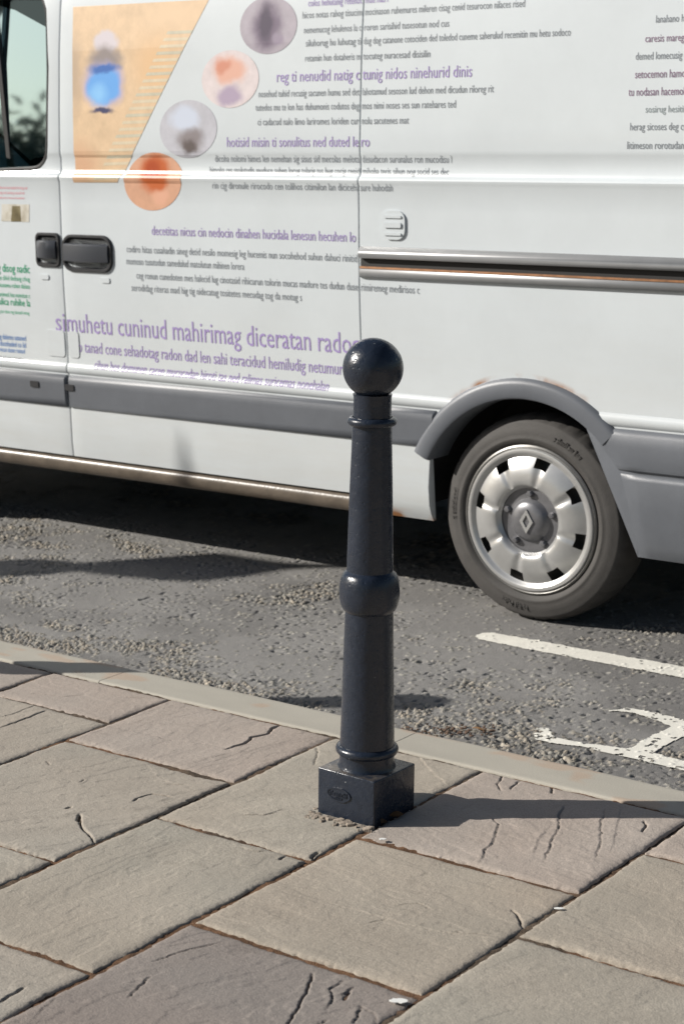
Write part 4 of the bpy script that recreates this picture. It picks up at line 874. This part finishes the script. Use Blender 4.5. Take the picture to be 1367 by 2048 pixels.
# ---- printed livery
def ink(name, c, k=.85): return mat(name, tuple(x*k for x in srgb(*c)), .35, var=.08, vscale=40)
INKS = dict(g=ink('grey_ink', (142, 148, 154)), p=ink('purple_ink', (170, 152, 204)), r=ink('plum_ink', (146, 122, 144)), n=ink('green_ink', (20, 170, 120)), b=ink('blue_ink', (70, 125, 195)), k=ink('pink_ink', (232, 150, 160)), l=ink('pale_grey_ink', (158, 168, 170)))
ROWS = [(600, 4, 762, -2, 12, 'p'), (590, 31, 1035, 5, 12, 'g'), (595, 62, 885, 44, 12, 'g'), (600, 91, 1130, 59, 12, 'g'), (600, 118, 850, 106, 12, 'g'),
 (545, 153, 935, 144, 19, 'p'), (510, 188, 980, 178, 12, 'g'), (505, 215, 905, 209, 12, 'g'), (510, 245, 812, 240, 12, 'g'), (450, 283, 735, 286, 17, 'p'),
 (425, 318, 898, 319, 12, 'g'), (415, 341, 892, 343, 11, 'g'), (425, 371, 785, 376, 12, 'g'), (305, 461, 712, 475, 16, 'p'), (255, 497, 715, 518, 12, 'g'),
 (255, 522, 490, 533, 12, 'g'), (275, 548, 840, 583, 12, 'g'), (265, 573, 605, 597, 12, 'g'), (112, 645, 745, 691, 32, 'p'), (150, 692, 685, 740, 19, 'p'), (190, 729, 658, 773, 15, 'p'),
 (1300, 37, 1500, 30, 13, 'g'), (1280, 75, 1500, 71, 13, 'r'), (1262, 111, 1500, 107, 13, 'g'), (1262, 147, 1500, 145, 14, 'r'), (1250, 182, 1500, 182, 14, 'r'), (1285, 217, 1500, 218, 12, 'l'), (1255, 252, 1500, 254, 13, 'g'), (1250, 289, 1500, 293, 13, 'g'),
 (-60, 374, 55, 376, 5, 'k'), (-60, 384, 50, 386, 5, 'k'), (-60, 394, 50, 396, 4, 'k'),
 (-60, 531, 62, 540, 14, 'n'), (-60, 551, 62, 559, 8, 'n'), (-60, 566, 62, 573, 8, 'n'), (-60, 584, 62, 592, 8, 'n'), (-60, 598, 62, 607, 12, 'n'), (-60, 618, 60, 626, 6, 'n'),
 (-60, 669, 52, 676, 9, 'b'), (-60, 682, 52, 690, 9, 'b'), (-60, 694, 50, 702, 8, 'b'), (-60, 708, 45, 716, 5, 'g')]
def words(rg, n, digits=False):
    """letter shapes for print that cannot be read in the photograph"""
    out = ''
    while len(out) < n:
        if digits and rg.random() < .5: out += ''.join(rg.choice('0123456789') for _ in range(rg.choice((3, 5))))+' '
        else: out += ''.join(rg.choice('nrstlmcdh')+rg.choice('aeiou') for _ in range(rg.randint(1, 4)))+rg.choice(('n ', 's ', ' ', 'd ', 'g '))
    return out[:max(2, int(n))].strip()
def text_row(txt, u0, u1, v, h):
    cu = bpy.data.curves.new('t', 'FONT'); cu.body = txt; cu.resolution_u = 2; o = bpy.data.objects.new('t', cu); SC.collection.objects.link(o)
    bpy.context.view_layer.update(); me = bpy.data.meshes.new_from_object(o.evaluated_get(bpy.context.evaluated_depsgraph_get()))
    bpy.data.objects.remove(o); bpy.data.curves.remove(cu)
    bm = bmesh.new(); bm.from_mesh(me); bpy.data.meshes.remove(me)
    xs = [q.co.x for q in bm.verts]; a, b = min(xs), max(xs)
    for q in bm.verts: q.co = Vector((u0+(q.co.x-a)/(b-a)*(u1-u0), 0, v+q.co.y*h/.73))
    return bm
rg = random.Random(21)
for (x0, y0, x1, y1, h, ck) in ROWS:
    a, za = van(x0, y0); b, zb_ = van(x1, y1); _, zh = van(x0, y0-h*1.25); hh = zh-za
    zm = (za+zb_)/2                                   # rows are level on the van
    for key, lo, hi in (('cab', -9, SEAM1-.006), ('slide', SEAM1+.006, SEAM2-.006), ('rear', SEAM2+.006, XR-.01)):
        u0, u1 = max(a, lo), min(b, hi)
        if u1-u0 < .012: continue
        bm = bmesh.new()
        bm.free(); bm = text_row(words(rg, (u1-u0)/hh*(2.5 if h < 30 else 2.3), False), u0, u1, zm-hh*.42, hh)
        for z_ in PZ:
            if zm-hh < z_ < zm+hh*1.2: bmesh.ops.bisect_plane(bm, geom=bm.verts[:]+bm.edges[:]+bm.faces[:], plane_co=(0, 0, z_), plane_no=(0, 0, 1))
        for v in bm.verts: v.co = S(v.co.x, v.co.z, .0012)
        bmesh.ops.recalc_face_normals(bm, faces=bm.faces)
        for f in bm.faces:
            if f.normal.y > 0: f.normal_flip()
        obj('lettering', bm, INKS[ck], panels[key])
# printed round pictures stepping down the sliding door
def picmat(name, cols, scale, seed, wave=0):
    m = mat(name, (1, 1, 1), .35); N, L, p = nodes(m); tc = N.new('ShaderNodeTexCoord'); mpg = N.new('ShaderNodeMapping'); mpg.inputs['Location'].default_value = (seed, seed*.7, 0); L.new(tc.outputs['Object'], mpg.inputs[0])
    n = N.new('ShaderNodeTexNoise'); n.inputs['Scale'].default_value = scale; n.inputs['Detail'].default_value = 3; L.new(mpg.outputs[0], n.inputs[0])
    cr = N.new('ShaderNodeValToRGB'); L.new(n.outputs[0], cr.inputs[0]); e = cr.color_ramp.elements
    while len(e) < len(cols): e.new(.5)
    for k, c_ in enumerate(cols): e[k].position = .30+.40*k/(len(cols)-1); e[k].color = (*[v*.9 for v in srgb(*c_)], 1)
    L.new(cr.outputs[0], p.inputs['Base Color']); return m
def flat(name, poly, m, par, d, px=True):
    bm = bmesh.new(); Q = [van(*q) for q in poly] if px else poly
    # cut into thin bands so that the print follows the pressed panel
    f = bm.faces.new([bm.verts.new((x, 0, z_)) for x, z_ in Q])
    lo = min(z_ for _, z_ in Q); hi = max(z_ for _, z_ in Q)
    for z_ in [q for q in PZ if lo < q < hi]+[lo+(hi-lo)*k/8 for k in range(1, 8)]:
        bmesh.ops.bisect_plane(bm, geom=bm.verts[:]+bm.edges[:]+bm.faces[:], plane_co=(0, 0, z_), plane_no=(0, 0, 1))
    for v in bm.verts: v.co = S(v.co.x, v.co.z, d)
    bmesh.ops.recalc_face_normals(bm, faces=bm.faces)
    for q in bm.faces:
        if q.normal.y > 0: q.normal_flip()
    return obj(name, bm, m, par)
def ell(cx, cy, rx, ry, n=40, a0=0, a1=360): return [(cx+rx*math.cos(math.radians(a0+(a1-a0)*k/n)), cy+ry*math.sin(math.radians(a0+(a1-a0)*k/n))) for k in range(n + (0 if a1-a0 >= 360 else 1))]
sl_ = panels['slide']
D = [((523, 50), [(74, 66, 84), (104, 92, 112), (150, 140, 152)], 8, 1.), ((452, 158), [(196, 140, 124), (226, 180, 164), (206, 196, 208)], 7, 2.), ((372, 258), [(120, 114, 118), (176, 174, 182), (206, 212, 228)], 6, 3.), ((306, 363), [(186, 84, 38), (210, 112, 62), (228, 164, 130)], 6, 4.)]
def softpic(name, base, blobs, seed=1.):
    m = mat(name, tuple(v*.85 for v in srgb(*base)), .35, var=.12, vscale=22); N, L, p = nodes(m); out = p.inputs['Base Color'].links[0].from_socket
    tc = N.new('ShaderNodeTexCoord'); nz = N.new('ShaderNodeTexNoise'); nz.inputs['Scale'].default_value = 16; nz.inputs['Detail'].default_value = 4
    L.new(tc.outputs['Object'], nz.inputs[0]); off = N.new('ShaderNodeVectorMath'); off.operation = 'MULTIPLY_ADD'; L.new(nz.outputs['Color'], off.inputs[0]); off.inputs[1].default_value = (.05, .0, .05)
    L.new(tc.outputs['Object'], off.inputs[2])
    for (px, py, rx, ry, col, soft) in blobs:
        X_, Z_ = van(px, py); sc_ = 1/660
        mp = N.new('ShaderNodeVectorMath'); mp.operation = 'SUBTRACT'; L.new(off.outputs[0], mp.inputs[0]); mp.inputs[1].default_value = (X_-VAN.location.x+.025, 0, Z_+.025)
        dv = N.new('ShaderNodeVectorMath'); dv.operation = 'MULTIPLY'; L.new(mp.outputs[0], dv.inputs[0]); dv.inputs[1].default_value = (1/(rx*sc_*1.15), 0, 1/(ry*sc_))
        ln = N.new('ShaderNodeVectorMath'); ln.operation = 'LENGTH'; L.new(dv.outputs[0], ln.inputs[0])
        q = N.new('ShaderNodeMapRange'); q.interpolation_type = 'SMOOTHSTEP'; q.inputs[1].default_value = 1-soft; q.inputs[2].default_value = 1+soft*.5; q.inputs[3].default_value = 1; q.inputs[4].default_value = 0; L.new(ln.outputs['Value'], q.inputs[0])
        x = N.new('ShaderNodeMix'); x.data_type = 'RGBA'; L.new(q.outputs[0], x.inputs[0]); L.new(out, x.inputs[6]); x.inputs[7].default_value = (*[v*.85 for v in srgb(*col)], 1); out = x.outputs[2]
    L.new(out, p.inputs['Base Color']); return m
PIX = [((523, 50), (176, 168, 178), [(520, 52, 40, 54, (112, 98, 118), .5), (517, 46, 20, 42, (70, 58, 80), .5), (545, 78, 16, 16, (150, 138, 156), .7)]),
 ((452, 158), (226, 214, 214), [(450, 140, 42, 34, (228, 178, 158), .5), (438, 132, 20, 18, (214, 146, 122), .6), (452, 192, 36, 22, (178, 162, 184), .5)]),
 ((372, 258), (196, 196, 204), [(364, 236, 40, 28, (208, 216, 232), .5), (378, 280, 34, 30, (142, 134, 136), .6), (376, 294, 20, 18, (98, 88, 86), .6)]),
 ((306, 363), (220, 170, 140), [(306, 348, 44, 44, (200, 104, 54), .4), (300, 340, 22, 26, (180, 78, 34), .6), (322, 392, 26, 20, (230, 176, 148), .6)])]
for (cx, cy), base, bl in PIX: flat('round_picture', ell(cx, cy, 57, 58), softpic('round_print', base, bl), sl_, .0010)
# large picture: blue-capped bottle against a peach ground, cut off on a slant
flat('printed_picture', [(128, 13), (400, -2), (372, 60), (236, 365), (148, 365)], softpic('peach_print', (228, 198, 162), [(330, 30, 80, 30, (232, 202, 166), .8), (160, 330, 50, 60, (218, 176, 142), .8), (300, 130, 60, 70, (230, 192, 148), .8), (140, 150, 26, 90, (196, 172, 146), .8),
    (200, 84, 34, 28, (214, 206, 212), .35), (200, 120, 50, 34, (150, 140, 138), .5), (198, 170, 58, 56, (176, 172, 210), .4), (198, 172, 46, 48, (104, 170, 238), .3), (190, 190, 26, 26, (140, 200, 250), .9), (198, 136, 44, 12, (58, 108, 184), .6), (198, 222, 34, 7, (64, 66, 104), .6)]), sl_, .0008)
for k in range(22):
    t0_, t1_ = k/22, (k+.45)/22; e0 = (372+(236-372)*t0_, 60+305*t0_); e1 = (372+(236-372)*t1_, 60+305*t1_)
    flat('picture_stripe', [(e0[0]-50, e0[1]+2), e0, e1, (e1[0]-50, e1[1]+2)], softpic('stripe_print', (222, 208, 180) if k % 3 else (206, 200, 178), []), sl_, .0012)
# small sticker by the cab door
flat('sticker', [(5, 408), (60, 409), (60, 444), (5, 442)], picmat('sticker_print', [(176, 168, 150), (206, 202, 190), (214, 212, 204)], 20, 1.), panels['cab'], .0010)
flat('sticker', [(26, 412), (42, 412), (44, 443), (24, 443)], picmat('sticker_dark', [(96, 86, 60), (120, 110, 80), (150, 140, 110)], 20, 2.), panels['cab'], .0014)
